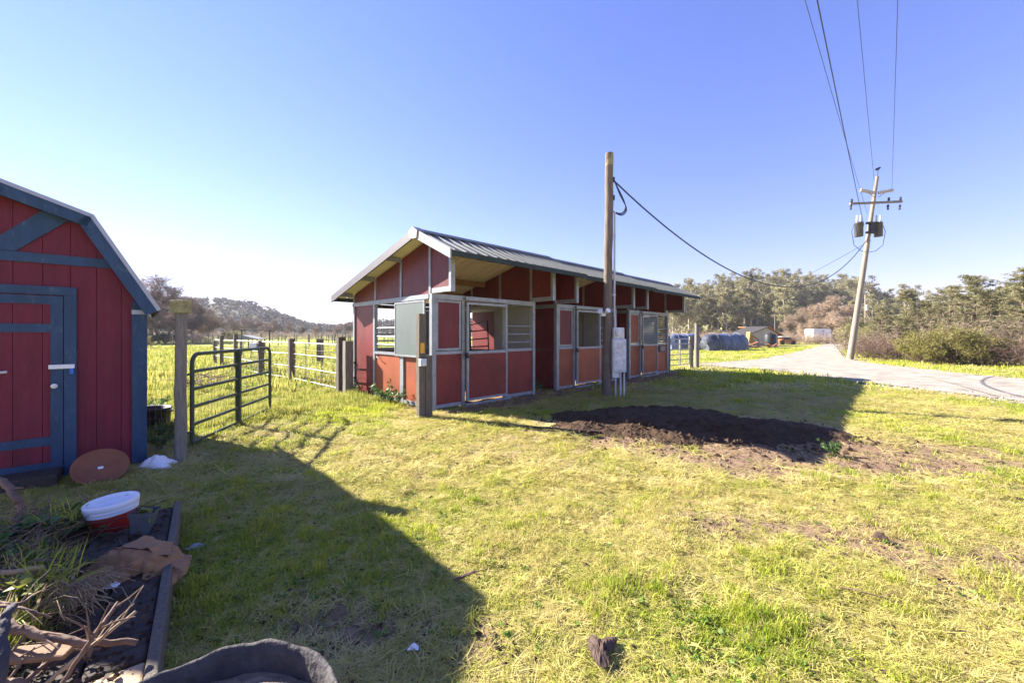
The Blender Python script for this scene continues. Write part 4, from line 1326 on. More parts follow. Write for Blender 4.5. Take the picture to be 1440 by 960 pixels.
mb = MB(); mb.lathe([(.366, .31), (.25, .325), (.1, .31), (0, .32)], 32, 0, wob=lambda th, r, z: 1 + .03 * math.sin(9 * th)); mb.build("soil", M("trough_soil", (.20, .15, .10), .95, .45, 14, bump=.8), TR)


# sticks, roots and weeds of the rubbish pile
def stick(pts, r0, r1, mat, label, seed, twigs=3, cat="branch", group=None, name="branch"):
    rr = random.Random(seed)
    pts = [Vector(p) for p in pts]
    path = []
    for i in range(len(pts) - 1):
        for k in range(5):
            path.append(pts[i].lerp(pts[i + 1], k / 5))
    path.append(pts[-1])
    for _ in range(2): path = [path[0]] + [(path[i - 1] + path[i] * 2 + path[i + 1]) / 4 for i in range(1, len(path) - 1)] + [path[-1]]
    L = len(path)
    path = [p + Vector((rr.uniform(-1, 1), rr.uniform(-1, 1), rr.uniform(-1, 1))) * r0 * .25 for p in path]
    T = empty(name, path[0], 0, label, cat, group)
    mb = MB(); mb.tube([p - path[0] for p in path], [r0 + (r1 - r0) * i / (L - 1) * rr.uniform(.9, 1.05) for i in range(L)], 8); mb.build("stem", mat, T)
    for k in range(twigs):
        i = rr.randint(L // 4, L - 2)
        d = (path[i + 1] - path[i]).normalized()
        e = (d + Vector((rr.uniform(-1, 1), rr.uniform(-1, 1), rr.uniform(-.2, .9)))).normalized()
        l = rr.uniform(.05, .16)
        mb = MB(); p0 = path[i] - path[0]; mb.tube([p0, p0 + e * l * .5 + Vector((0, 0, rr.uniform(-.01, .02))), p0 + e * l], [r1 * .6, r1 * .45, r1 * .25], 5); mb.build("twig", mat, T)
    return T


def pix(px, py, z): return gp(px, py, z)


stick([pix(-25, 668, .50), pix(6, 676, .50), pix(24, 700, .42), pix(30, 712, .36), pix(22, 745, .25), pix(8, 790, .15)], .024, .018, branchm, "thick bent brown branch rising at the left end of the rubbish pile", 1)
stick([pix(-30, 850, .42), pix(10, 880, .40), pix(60, 892, .36), pix(110, 906, .33), pix(150, 903, .30), pix(193, 902, .27)], .019, .010, branchm, "long brown branch lying across the pile towards the deck edge", 2, 4)
stick([pix(-20, 1010, .40), pix(4, 930, .52), pix(3, 880, .58), pix(10, 862, .60), pix(18, 850, .60)], .019, .010, M("blue_grey_bark", (.055, .05, .055), .85, .3, 10, bump=.4), "dark upright branch at the left bottom edge", 3, 2)
stick([pix(85, 965, .26), pix(110, 925, .33), pix(138, 885, .40), pix(166, 846, .44)], .008, .007, branchm, "upright reddish twig with buds sticking out of the pile", 4, 8)
stick([pix(60, 965, .24), pix(110, 922, .30), pix(150, 890, .36), pix(192, 859, .40)], .008, .006, strawstick, "straight tan twig pointing up to the right over the deck", 5, 4)
stick([pix(-20, 806, .36), pix(20, 804, .36), pix(61, 797, .36)], .013, .012, strawstick, "short pale cut stick in the middle of the pile", 6, 0)
stick([pix(-10, 845, .40), pix(30, 850, .40), pix(50, 833, .40), pix(80, 826, .36)], .007, .004, branchm, "thin crooked twig above the dry grass tuft", 7, 3)
stick([pix(-15, 850, .42), pix(25, 853, .42), pix(48, 860, .40), pix(72, 868, .36)], .007, .004, branchm, "thin reddish twig curving over the pile", 8, 3)
stick([pix(-10, 972, .24), pix(20, 955, .28), pix(45, 970, .24)], .016, .010, branchm, "thick curved root at the bottom left corner", 9, 2)
stick([pix(30, 965, .2), pix(60, 935, .22), pix(95, 915, .22), pix(140, 912, .2)], .010, .006, branchm, "brown root crossing the lit boards", 10, 6)
stick([pix(35, 795, .36), pix(50, 786, .38), pix(75, 787, .37), pix(80, 800, .32)], .006, .004, branchm, "thin angular twig beside the pale stick", 11, 1)
stick([pix(60, 805, .34), pix(100, 798, .33), pix(120, 806, .28)], .004, .003, strawstick, "thin pale stem running to the brown sack", 12, 1)
stick([pix(110, 817, .30), pix(140, 801, .28), pix(160, 808, .22), pix(186, 808, .20)], .003, .002, strawstick, "fine white stem lying before the brown sack", 13, 0)
stick([pix(30, 905, .26), pix(90, 902, .24), pix(130, 890, .22), pix(170, 874, .22)], .004, .003, branchm, "thin dark stem reaching across the dark timber", 14, 3)
stick([pix(640, 815, .02), pix(655, 808, .035), pix(668, 803, .04)], .010, .008, branchm, "short brown stick at the edge of the shed shadow", 15, 2)
stick([pix(738, 599, .03), pix(775, 602, .04), pix(845, 607, .03)], .02, .015, M("dark_stick", (.05, .035, .03), .9), "long dark stick along the front edge of the mulch heap", 16, 2)
stick([pix(1150, 664, .02), pix(1190, 672, .03), pix(1210, 675, .02)], .010, .006, strawstick, "pale twig lying on the bare soil right of the mulch heap", 17, 1)
stick([pix(1180, 824, .02), pix(1215, 832, .03), pix(1250, 842, .02)], .006, .004, branchm, "thin twig lying in the worn lawn at right", 18, 1)
mb = MB(); mb.box(0, .20, -.035, .035, 0, .022); o = mb.build("loose_board", purlinm, None, .006)
o.location = pix(15, 925, .28); o.rotation_euler = (R(8), R(3), R(12)); tag(o, "short broken reddish board lying in the rubbish pile", "board")


# base of the pile and its weeds
def pile_h(x, y):
    ac = (x - dk0.x) * dn.x + (y - dk0.y) * dn.y
    al = (x - dk0.x) * dd.x + (y - dk0.y) * dd.y
    edge = .17 + .08 * sstep(.4, 1.0, al) + .05 * np.sin(al * 9) + .12 * sstep(1.4, 1.8, al)
    return sstep(edge, edge + .22, ac) * pile_h0(x, y) * (1 - .95 * gauss(x, y, -2.60, 2.50, .30, .26))


def pile_h0(x, y): return .34 * gauss(x, y, -2.75, 2.25, .62, .72, .9) + .22 * gauss(x, y, -1.95, 1.55, .4, .42) + .12 * gauss(x, y, -3.3, 2.9, .6, .4)


def pile_base():
    n = 64; vs = []
    X, Y = np.meshgrid(np.linspace(-4.4, -1.45, n), np.linspace(.9, 3.5, n))
    Z = pile_h(X, Y); Z = Z + (fbm(X / .15, Y / .15, 5) - .5) * .12 * np.clip(Z * 6, 0, 1) - .03
    Z = np.where(Z < .03, -.05, Z)
    keep = (Z > 0)
    # stay off the visible deck boards
    vs = [tuple(c) for c in np.stack([X, Y, Z], -1).reshape(-1, 3)]
    kp = keep.ravel(); F = []
    for j in range(n - 1):
        for i in range(n - 1):
            q = (j * n + i, j * n + i + 1, (j + 1) * n + i + 1, (j + 1) * n + i)
            if sum(kp[k] for k in q) >= 2: F.append(q)
    mb = MB(); mb.add(vs, F, 0, False)
    tag(mb.build("rubbish_pile", soil), "heap of garden rubbish and pulled weeds on the dark timbers", "heap")


pile_base()


# ------------------------------------------------------------------ vegetation
def np_mesh(name, co, F, mats, mi=None, smooth=False):
    me = bpy.data.meshes.new(name)
    co = np.asarray(co, np.float32); F = np.asarray(F, np.int32); k = F.shape[1]
    me.vertices.add(len(co)); me.vertices.foreach_set('co', co.ravel())
    me.loops.add(F.size); me.loops.foreach_set('vertex_index', F.ravel())
    me.polygons.add(len(F)); me.polygons.foreach_set('loop_start', np.arange(0, F.size, k, dtype=np.int32)); me.polygons.foreach_set('loop_total', np.full(len(F), k, np.int32))
    for m in (mats if isinstance(mats, (list, tuple)) else [mats]): me.materials.append(m)
    if mi is not None: me.polygons.foreach_set('material_index', np.asarray(mi, np.int32))
    me.update(); me.validate()
    return me


def leaves(centers, rad, per, size, rs, flat=1.0, droop=0.0, aspect=.45):
    """leaf-shaped quads scattered through clumps"""
    c = np.repeat(np.asarray(centers, float), per, 0)
    r = np.repeat(np.broadcast_to(np.asarray(rad, float), (len(centers),)), per)
    n = len(c)
    d = rs.normal(size=(n, 3)); d /= np.linalg.norm(d, axis=1)[:, None]
    p = c + d * (r * rs.rand(n) ** .45)[:, None] * np.array([1, 1, flat])
    a = rs.normal(size=(n, 3)); a[:, 2] -= droop; a /= np.linalg.norm(a, axis=1)[:, None]
    b = np.cross(a, rs.normal(size=(n, 3))); b /= np.linalg.norm(b, axis=1)[:, None]
    s = size * rs.uniform(.6, 1.4, n)[:, None]
    a = a * s; b = b * s * aspect
    V = np.stack([p - a, p + b * .9, p + a, p - b * .9], 1).reshape(-1, 3)
    F = np.arange(4 * n).reshape(n, 4)
    return V, F


def branching(mb, p, d, L, r, depth, rr, nchild=3, spread=.7, up=.1, tips=None, shrink=.68, seg=3, gravity=0.0, mins=3):
    pts = [Vector(p)]; q = Vector(p); dv = Vector(d).normalized()
    for k in range(seg):
        dv = (dv + Vector((rr.uniform(-1, 1), rr.uniform(-1, 1), rr.uniform(-1, 1))) * .16 + Vector((0, 0, up - gravity))).normalized()
        q = q + dv * (L / seg); pts.append(q.copy())
    mb.tube(pts, [r * (1 - .4 * k / seg) for k in range(seg + 1)], max(mins, min(7, 2 + depth)), cap=False)
    if depth <= 0:
        if tips is not None: tips.append(q.copy())
        return
    if tips is not None and depth <= 1: tips.append(pts[seg // 2 + 1].copy())
    for k in range(nchild):
        e = (dv + Vector((rr.gauss(0, 1), rr.gauss(0, 1), rr.gauss(0, .6))) * spread).normalized()
        i = seg if k == 0 else rr.randint(1, seg)
        branching(mb, pts[i], e, L * shrink * rr.uniform(.75, 1.15), r * .58, depth - 1, rr, nchild, spread, up, tips, shrink, max(2, seg - 1) if depth < 3 else seg, gravity, mins)


def tree_meshes(kind, seed, leafmat, trunkmat):
    rr = random.Random(seed); rs = np.random.RandomState(seed)
    mb = MB(); tips = []
    if kind == 'euc':
        H = rr.uniform(15, 18)
        n = 9
        path = [Vector((math.sin(i * .6 + seed) * .25 * i / n, math.cos(i * .8 + seed) * .25 * i / n, H * .85 * i / n)) for i in range(n + 1)]
        mb.tube(path, [.32 * (1 - .75 * i / n) for i in range(n + 1)], 7)
        for i in range(3, n + 1):
            for k in range(rr.randint(2, 3)):
                th = rr.uniform(0, 6.28)
                branching(mb, path[i], (math.cos(th), math.sin(th), rr.uniform(.5, 1.1)), rr.uniform(1.6, 3.0) * (1.15 - .5 * i / n), .085, 2, rr, 3, .55, .12, tips)
        sel = [tuple(t) for t in tips]
        V, F = leaves(sel, [rr.uniform(.45, .95) for _ in sel], 17, .24, rs, .7, .8, .38)
        return mb.mesh("trunk", trunkmat), np_mesh("crown", V, F, leafmat)
    if kind == 'dense':                        # round dense dark tree / big bush
        H = rr.uniform(4.5, 6)
        for k in range(5):
            th = k * 1.26 + rr.uniform(-.4, .4)
            branching(mb, (rr.uniform(-.2, .2), rr.uniform(-.2, .2), -.1), (math.cos(th) * .6, math.sin(th) * .6, 1), H * .35, .10, 3, rr, 3, .6, .08, tips)
        V, F = leaves([tuple(t) for t in tips], .5, 26, .10, rs, .8, .2)
        return mb.mesh("trunk", trunkmat), np_mesh("crown", V, F, leafmat)
    if kind == 'bare':
        H = 9.0
        branching(mb, (0, 0, -.2), (rr.uniform(-.1, .1), 0, 1), 3.0, .26, 5, rr, 4, .62, .10, tips, .74, 3)
        m1 = MB()
        for t in tips:
            for k in range(5):
                e = Vector((rr.gauss(0, 1), rr.gauss(0, 1), rr.gauss(.3, .7))).normalized() * rr.uniform(.3, .8)
                m1.tube([t, t + e * .5 + Vector((0, 0, .05)), t + e], [.018, .014, .009], 3, cap=False)
        return mb.mesh("trunk", trunkmat), m1.mesh("twigs", leafmat)
    if kind == 'scrub':                        # leafless brush: many fine stems from the ground
        m1 = MB()
        for k in range(16):
            th = rr.uniform(0, 6.28); p = (rr.uniform(-.9, .9), rr.uniform(-.7, .7), -.05)
            branching(mb, p, (math.cos(th) * .7, math.sin(th) * .7, 1), rr.uniform(.6, 1.1), .018, 2, rr, 3, .7, .03, tips, .72, 3, .03)
        for t in tips:
            for k in range(3):
                e = Vector((rr.gauss(0, 1), rr.gauss(0, 1), rr.gauss(.1, .7))).normalized() * rr.uniform(.12, .35)
                m1.tube([t, t + e * .5, t + e], [.006, .005, .003], 3, cap=False)
        return mb.mesh("stems", trunkmat), m1.mesh("twigs", leafmat)
    if kind == 'broom':
        for k in range(14):
            th = rr.uniform(0, 6.28)
            branching(mb, (rr.uniform(-.5, .5), rr.uniform(-.4, .4), -.05), (math.cos(th) * .75, math.sin(th) * .75, 1), rr.uniform(.45, .75), .014, 2, rr, 3, .5, .12, tips, .7)
        V, F = leaves([tuple(t) for t in tips], .17, 34, .045, rs, 1.0, -.6, .22)
        return mb.mesh("stems", trunkmat), np_mesh("foliage", V, F, leafmat)
    if kind == 'conifer':                      # sparse open conifer with level sprays
        H = 5.6
        n = 10
        path = [Vector((rr.uniform(-.06, .06), rr.uniform(-.06, .06), -.1 + H * i / n)) for i in range(n + 1)]
        mb.tube(path, [.11 * (1 - .88 * i / n) for i in range(n + 1)], 7)
        cs, rad = [], []
        z = .35
        while z < H - .15:
            f = z / H
            for k in range(rr.randint(4, 6)):
                th = rr.uniform(0, 6.28); L = (2.1 * (1 - f) ** .75 + .22) * rr.uniform(.55, 1.15)
                p = Vector((0, 0, z)); pts = [p]; dv = Vector((math.cos(th), math.sin(th), rr.uniform(-.05, .35)))
                for q in range(5):
                    dv = (dv + Vector((rr.gauss(0, .09), rr.gauss(0, .09), .06))).normalized(); p = p + dv * L / 5; pts.append(p.copy())
                    if q >= 1:
                        for w in range(3):
                            s = p + Vector((rr.gauss(0, .13), rr.gauss(0, .13), rr.gauss(.05, .05)))
                            mb.tube([p - dv * .08, s], [.006, .004], 3, cap=False); cs.append(tuple(s)); rad.append(rr.uniform(.09, .19))
                mb.tube(pts, [.022 * (1 - .7 * q / 5) * (1.2 - f) + .004 for q in range(6)], 4, cap=False)
            z += rr.uniform(.16, .34)
        V, F = leaves(cs, rad, 15, .055, rs, .42, -.2, .3)
        return mb.mesh("trunk", trunkmat), np_mesh("foliage", V, F, leafmat)


def tree_proto(name, kind, seed, leafmat, trunkmat, label, cat, group):
    T = empty(name, (0, 0, 0), 0, label, cat, group)
    a, b = tree_meshes(kind, seed, leafmat, trunkmat)
    link(a.name.split('.')[0], a, T); o = link(b.name.split('.')[0], b, T)
    if kind in ('scrub', 'bare'): o['kind'] = 'stuff'
    return T


class Grove:
    def __init__(s, protos):
        s.p, s.k = protos, 0

    def put(s, loc, scale, rot=None, label=None, group=None, proto=None):
        i = proto if proto is not None else s.k % len(s.p)
        src = s.p[i]
        s.k += 1
        o = src if not src.get('_used') else copy_tree(src)
        src['_used'] = True
        o.location = loc; o.rotation_euler = (0, 0, rnd.uniform(0, 6.28) if rot is None else rot)
        o.scale = scale if isinstance(scale, (tuple, list)) else (scale,) * 3
        if label: o['label'] = label
        if group: o['group'] = group
        if '_used' in o.keys() and o is not src: del o['_used']
        return o

    def done(s):
        for p in s.p:
            if '_used' in p.keys(): del p['_used']
            else:
                for c in list(p.children): bpy.data.objects.remove(c)
                bpy.data.objects.remove(p)


def hz_right(px, d):
    t = (d - 104) / 61.0
    if t <= 0: return 0.0
    return prof_right(px) * (math.sin(min(t * 1.25, 1) * math.pi / 2) ** 1.2) * (1 if t < .8 else 1 - (t - .8) * 2)


# eucalyptus wood on the right hand hillside
EL, EG = "tall pale trunked eucalyptus in the wood on the hillside beyond the hay stacks", "eucalyptus trees on the hillside"
euc = Grove([tree_proto("eucalyptus_tree", 'euc', 11 + k, eucleaf, barkpale, EL, "tree", EG) for k in range(4)])
vr = random.Random(22)
for (d, n, s0) in ((96, 26, .88), (108, 26, .88), (122, 28, .84), (138, 28, .80), (152, 26, .78)):
    for k in range(n):
        px = 935 + (1265 - 935) * (k + vr.uniform(.1, .9)) / n
        dd_ = d + vr.uniform(-5, 5)
        if px > 1110 and d < 115: continue
        p = at(px, 0, dd_)
        top = 1.0 if px < 1225 else .8
        euc.put((p.x, p.y, hz_right(px, dd_) - .6), s0 * top * vr.uniform(.72, 1.05))
for px, d, s in ((1228, 70, .50), (1250, 72, .46), (1205, 78, .55)):
    p = at(px, 0, d)
    euc.put((p.x, p.y, 0), s, label="dark eucalyptus of the group rising behind the leaning utility pole", group="eucalyptus group behind the utility pole")
for px, d, s in ((1272, 118, .68), (1288, 120, .66), (1306, 122, .60), (1322, 124, .62)):
    p = at(px, 0, d)
    euc.put((p.x, p.y, 5), s, label="hazy bluish tree on the skyline between the utility pole and the conifers", group="hazy skyline trees at right")
euc.done()

# bare trees
BL, BG = "bare brown leafless tree at the foot of the right hand wood", "bare trees before the eucalyptus wood"
bare = Grove([tree_proto("bare_tree", 'bare', 31 + k, twigm, twigm, BL, "tree", BG) for k in range(2)])
for px, d, s in ((212, 66, 1.30), (196, 68, 1.2), (234, 70, 1.12), (262, 72, .82), (282, 74, .70), (180, 64, 1.0), (224, 60, .75), (248, 62, .68), (205, 58, .7), (270, 66, .62), (293, 76, .58)):
    p = at(px, 0, d); bare.put((p.x, p.y, -.1), s, label="tallest bare brown tree, rising just right of the shed roof" if s == 1.30 else "bare twiggy tree of the brown clump behind the garden shed", group="bare trees behind the shed")
for px, d, s in ((318, 120, .82), (338, 122, .78), (358, 120, .72), (380, 124, .68), (300, 118, .86), (402, 128, .6), (425, 128, .5), (446, 130, .48), (330, 110, .6), (370, 112, .55), (490, 130, .62), (475, 128, .5)):
    p = at(px, 0, d); bare.put((p.x, p.y, -.1), s, label="bare tan tree in the row along the far edge of the left field", group="bare trees along the far field")
bare.done()
tan = Grove([tree_proto("bare_tree", 'bare', 41 + k, twigtan, twigtan, BL, "tree", BG) for k in range(2)])
for px, d, s in ((1150, 78, .95), (1172, 80, .98), (1130, 80, .75), (1190, 76, .90), (1112, 76, .52), (1160, 70, .62), (1185, 68, .6), (1135, 70, .5)):
    p = at(px, 0, d); tan.put((p.x, p.y, -.1), s, label="pinkish tan bare tree standing behind the white tank trailer", group="pale bare trees behind the white tank")
tan.done()

# scrub
scrub = Grove([tree_proto("brush", 'scrub', 51 + k, twigtan, twigtan, "x", "brush", None) for k in range(2)])
for k in range(34):
    px = 940 + 270 * k / 33 + vr.uniform(-4, 4); d = vr.uniform(56, 70)
    p = at(px, 0, d); scrub.put((p.x, p.y, 0), (1.5, 1.3, 1.15), label="tan leafless brush in the band along the far yard", group="tan brush along the far yard")
for k in range(26):
    px = 150 + 340 * k / 25 + vr.uniform(-5, 5); d = vr.uniform(58, 66) if px < 310 else vr.uniform(100, 112)
    p = at(px, 0, d); scrub.put((p.x, p.y, 0), (1.6, 1.4, 1.2) if px < 310 else (2.4, 2, 1.3), label="brown leafless brush along the far side of the left field", group="brown brush of the left field")
scrub.done()
scrubb = Grove([tree_proto("bramble", 'scrub', 57 + k, M("bramble_stem", (.16, .095, .07), .9, .3, 3, rand=.2), bark, "x", "bramble", None) for k in range(2)])
brd = [(1215, 23.5), (1235, 22.8), (1255, 22.4), (1275, 21.8), (1300, 21.0), (1325, 20.5), (1350, 20.0), (1375, 19.2), (1395, 18.6), (1418, 18.0), (1440, 17.4), (1465, 17), (1490, 16.6),
       (1225, 25), (1265, 24), (1310, 23), (1360, 22), (1405, 20.5), (1450, 19.5)]
for px, d in brd:
    p = at(px, 0, d + .9); scrubb.put((p.x, p.y, 0), (.85, .75, .72 * vr.uniform(.8, 1.15)), label="brown tangled bramble at the foot of the roadside bushes", group="brambles along the right roadside")
scrubb.done()
pale = Grove([tree_proto("brush", 'scrub', 91 + k, M("pale_twig" + str(k), (.30, .23, .17), .9, .3, 3, rand=.2), bark, "x", "brush", None) for k in range(2)])
for k in range(9):
    px = 1212 + 265 * k / 8 + rnd.uniform(-5, 5); d = 25.0 - (px - 1212) / 265 * 5 + rnd.uniform(-.5, .9)
    p = at(px, 0, d); pale.put((p.x, p.y, 0), (1.15, 1.0, rnd.uniform(1.05, 1.75)), label="pale leafless twiggy brush rising among the roadside bushes", group="pale brush of the roadside thicket")
pale.done()
# dense green bushes and broom on the right
dense = Grove([tree_proto("bush", 'dense', 61 + k, oliveleaf, bark, "x", "bush", None) for k in range(3)])
for px, d, s in ((1212, 27, .52), (1236, 26.5, .55), (1258, 26, .50), (1282, 25.5, .55), (1306, 25, .50), (1330, 24.5, .48), (1392, 24, .50), (1416, 22.5, .50), (1442, 22, .5), (1470, 21, .5), (1500, 20, .5), (1250, 31, .72), (1290, 30, .66), (1330, 30, .62), (1222, 33, .72), (1395, 29, .66), (1440, 27, .60)):
    p = at(px, 0, d + 1.2); dense.put((p.x, p.y, 0), (s * 1.1, s, s * vr.uniform(.8, 1)), label="dense olive green bush in the roadside thicket at right", group="bushes of the roadside thicket")
dense.done()
dk_ = Grove([tree_proto("bush", 'dense', 66 + k, darkleaf, bark, "x", "bush", None) for k in range(2)])
for px, d, s in ((186, 58, .62), (212, 57, .52), (232, 58, .58), (255, 60, .5), (275, 62, .45), (1172, 64, .55), (1184, 62, .5), (1196, 58, .5)):
    p = at(px, 0, d)
    if px < 400: dk_.put((p.x, p.y, 0), (s * 1.3, s, s * .8), label="dark evergreen bush under the bare trees behind the shed", group="dark bushes behind the shed")
    else: dk_.put((p.x, p.y, 0), (s * 1.1, s, s * .9), label="dark bush where the gravel road ends by the white tank", group="dark bushes at the road end")
dk_.done()
ev = Grove([tree_proto("bush", 'broom', 71 + k, broomleaf, bark, "x", "bush", None) for k in range(2)])
for px, d, s, lab in ((1322, 20.3, 1.5, "large rounded yellow green broom bush by the road"), (1352, 19.8, 1.35, "yellow green broom bush right of the largest broom"), (1378, 19.6, 1.2, "small yellow green broom bush at the right end of the broom group"),
                      (1290, 21.2, 1.2, "darker green broom bush left of the largest broom"), (1300, 20.4, .95, "low broom bush in front of the brambles")):
    p = at(px, 0, d); ev.put((p.x, p.y, 0), (s, s, s * .95), label=lab, group="broom bushes by the road")
for px, d in ((205, 40), (318, 74), (330, 76)):
    p = at(px, 0, d); ev.put((p.x, p.y, 0), 1.5 if d > 50 else .9, label="yellow green shrub at the far edge of the left field", group="yellow shrubs of the left field")
ev.done()
con = Grove([tree_proto("conifer", 'conifer', 81 + k, M("conifer_needle" + str(k), (.20, .205, .085), .6, .35, 1.5, trans=.4, tint=(.36, .32, .17)), bark, "x", "conifer", "open conifers in the roadside thicket") for k in range(2)])
for px, d, s, lab in ((1372, 24, .93, "broad open conifer with level branches, tallest of the thicket"), (1440, 22, .93, "open conifer cut off by the right edge of the view"), (1336, 26, .86, "thin topped conifer left of the tallest conifer"),
                      (1398, 25, .74, "smaller conifer just right of the tallest conifer"), (1275, 28, .84, "dark conifer rising right of the utility pole"), (1240, 27, .62, "low conifer directly right of the utility pole"), (1305, 27, .70, "short conifer in the middle of the thicket"), (1480, 21, .8, "conifer at the far right end of the thicket")):
    p = at(px, 0, d); con.put((p.x, p.y, -.05), (s * 1.05, s * 1.05, s), label=lab)
con.done()

# wooded far hill on the left: one far-off mass
def wood(name, label, prof, px0, px1, d0, d1, n, seed, hgt_fn, mat, size=(2.0, 4.2)):
    rs = np.random.RandomState(seed)
    cs, rad, tr = [], [], MB()
    for k in range(n):
        px = rs.uniform(px0, px1); t = rs.rand() ** .8
        d = d0 + (d1 - d0) * t
        X = (px - 720) / 560 * d
        z = hgt_fn(px, d)
        H = rs.uniform(*size)
        for q in range(4):
            cs.append((X + rs.normal(0, H * .28), d + rs.normal(0, H * .28), z + H * rs.uniform(.6, 1.35))); rad.append(H * rs.uniform(.25, .5))
    V, F = leaves(cs, rad, 20, .55, rs, .8, .2, .5)
    return tag(link(name, np_mesh(name, V, F, mat)), label, "wood", kind="stuff")


def hz_left(px, d):
    t = (d - 215) / 115.0
    return max(0, prof_left(px) * (math.sin(min(max(t, 0) * 1.25, 1) * math.pi / 2) ** 1.2) * (1 if t < .8 else 1 - (t - .8) * 2))


wood("far_wood", "far wooded hill fading into haze beyond the left field", prof_left, 120, 760, 216, 322, 1500, 5, hz_left, hillleaf)
wood("far_wood", "scrubby wood filling the slope under the eucalyptus trees", prof_right, 925, 1300, 92, 160, 620, 6, lambda px, d: hz_right(px, d), eucleaf, (1.6, 3.4))
wood("far_scrub", "dry scrub covering the tan hill behind the conifers", prof_tan, 1230, 1600, 66, 100, 420, 7, lambda px, d: max(0, prof_tan(px) * (math.sin(min(max((d - 60) / 45, 0) * 1.25, 1) * math.pi / 2) ** 1.2)), oliveleaf, (.5, 1.3))

# vineyard stakes
mb = MB(); mb.box(-.04, .04, -.04, .04, -.1, 1.55)
stm = mb.mesh("vineyard_stake", woodg)
sr = random.Random(9)
for row in range(5):
    for k in range(15):
        o = link("vineyard_stake", stm); o.location = (-41 + row * 5.5 + sr.uniform(-.2, .2) + k * 1.6 * .3, 48 + k * 2.6, 0); o.scale = (1, 1, sr.uniform(.85, 1.1))
        o.rotation_euler = (R(sr.uniform(-3, 3)), R(sr.uniform(-3, 3)), 0)
        tag(o, "thin grey vineyard stake in the rows beyond the paddock fence", "stake", "vineyard stakes")


# ------------------------------------------------------------------ grass and weeds
def tuft(name, nb, h, w, lean, mat, seed, flat=False, spread=.05):
    rs = np.random.RandomState(seed)
    V, F = [], []
    for k in range(nb):
        th = rs.uniform(0, 6.28); r = spread * rs.rand() ** .5
        p = np.array([r * math.cos(th), r * math.sin(th), -.004])
        a = rs.uniform(0, 6.28); d = np.array([math.cos(a), math.sin(a), 0]); sd_ = np.array([-d[1], d[0], 0]) * w * rs.uniform(.7, 1.3)
        hh = h * rs.uniform(.5, 1.25); ln = lean * rs.uniform(.3, 1.3)
        if flat:
            q = np.array([0, 0, rs.uniform(.003, h)]); e = d * rs.uniform(.5, 1.2) * lean
            m = p + q + e * .5 + np.array([0, 0, rs.uniform(-.2, .6) * h]); t = p + q + e
            p = p + q
        else:
            m = p + d * ln * hh * .4 + np.array([0, 0, hh * .62]); t = p + d * ln * hh + np.array([0, 0, hh * (1 - .25 * ln)])
        o_ = len(V)
        V += [p - sd_ / 2, p + sd_ / 2, m - sd_ * .4, m + sd_ * .4, t]
        F += [(o_, o_ + 1, o_ + 3), (o_, o_ + 3, o_ + 2), (o_ + 2, o_ + 3, o_ + 4)]
    return np_mesh(name, V, F, mat)


def scatter(name, label, cat, meshes, P, rotz, scl, tilt=.12):
    """one object: tufts instanced on a cloud of points"""
    o = link(name, bpy.data.meshes.new(name))
    me = o.data
    n = len(P)
    me.vertices.add(n); me.vertices.foreach_set('co', np.asarray(P, np.float32).ravel())
    rs = np.random.RandomState(n)
    rot = np.stack([rs.normal(0, tilt, n), rs.normal(0, tilt, n), rotz], -1).astype(np.float32)
    a = me.attributes.new("rot", 'FLOAT_VECTOR', 'POINT'); a.data.foreach_set('vector', rot.ravel())
    a = me.attributes.new("scl", 'FLOAT_VECTOR', 'POINT'); a.data.foreach_set('vector', np.asarray(scl, np.float32).ravel())
    a = me.attributes.new("kind_id", 'INT', 'POINT'); a.data.foreach_set('value', rs.randint(0, len(meshes), n).astype(np.int32))
    ng = bpy.data.node_groups.new(name, 'GeometryNodeTree')
    ng.interface.new_socket("Geometry", in_out='INPUT', socket_type='NodeSocketGeometry')
    ng.interface.new_socket("Geometry", in_out='OUTPUT', socket_type='NodeSocketGeometry')
    N, L = ng.nodes, ng.links
    gi, go = N.new('NodeGroupInput'), N.new('NodeGroupOutput')
    jn = N.new('GeometryNodeJoinGeometry')

    def attr(nm, t):
        x = N.new('GeometryNodeInputNamedAttribute'); x.data_type = t; x.inputs[0].default_value = nm; return x
    ar, as_, ak = attr("rot", 'FLOAT_VECTOR'), attr("scl", 'FLOAT_VECTOR'), attr("kind_id", 'INT')
    for k, m in enumerate(meshes):
        so = bpy.data.objects.new(name + "_blade_source", m)          # never linked to the scene: only its mesh is used
        oi = N.new('GeometryNodeObjectInfo'); oi.inputs['Object'].default_value = so
        cmp_ = N.new('FunctionNodeCompare'); cmp_.data_type = 'INT'; cmp_.operation = 'EQUAL'
        L.new(ak.outputs[0], cmp_.inputs[2]); cmp_.inputs[3].default_value = k
        ip = N.new('GeometryNodeInstanceOnPoints')
        L.new(gi.outputs[0], ip.inputs['Points']); L.new(cmp_.outputs[0], ip.inputs['Selection']); L.new(oi.outputs['Geometry'], ip.inputs['Instance'])
        L.new(ar.outputs[0], ip.inputs['Rotation']); L.new(as_.outputs[0], ip.inputs['Scale'])
        L.new(ip.outputs[0], jn.inputs[0])
    L.new(jn.outputs[0], go.inputs[0])
    md = o.modifiers.new("scatter", 'NODES'); md.node_group = ng
    return tag(o, label, cat, kind='stuff')


def points(n, y0, y1, seed, power=1.0, xr=1.42, xl=1.42):
    rs = np.random.RandomState(seed)
    u = rs.rand(n)
    Y = np.sqrt(y0 ** 2 + (y1 ** 2 - y0 ** 2) * u) if power == 2 else (y0 ** power + (y1 ** power - y0 ** power) * u) ** (1 / power)
    X = rs.uniform(-1, 1, n) * (xr * Y + .5)
    return X, Y, rs


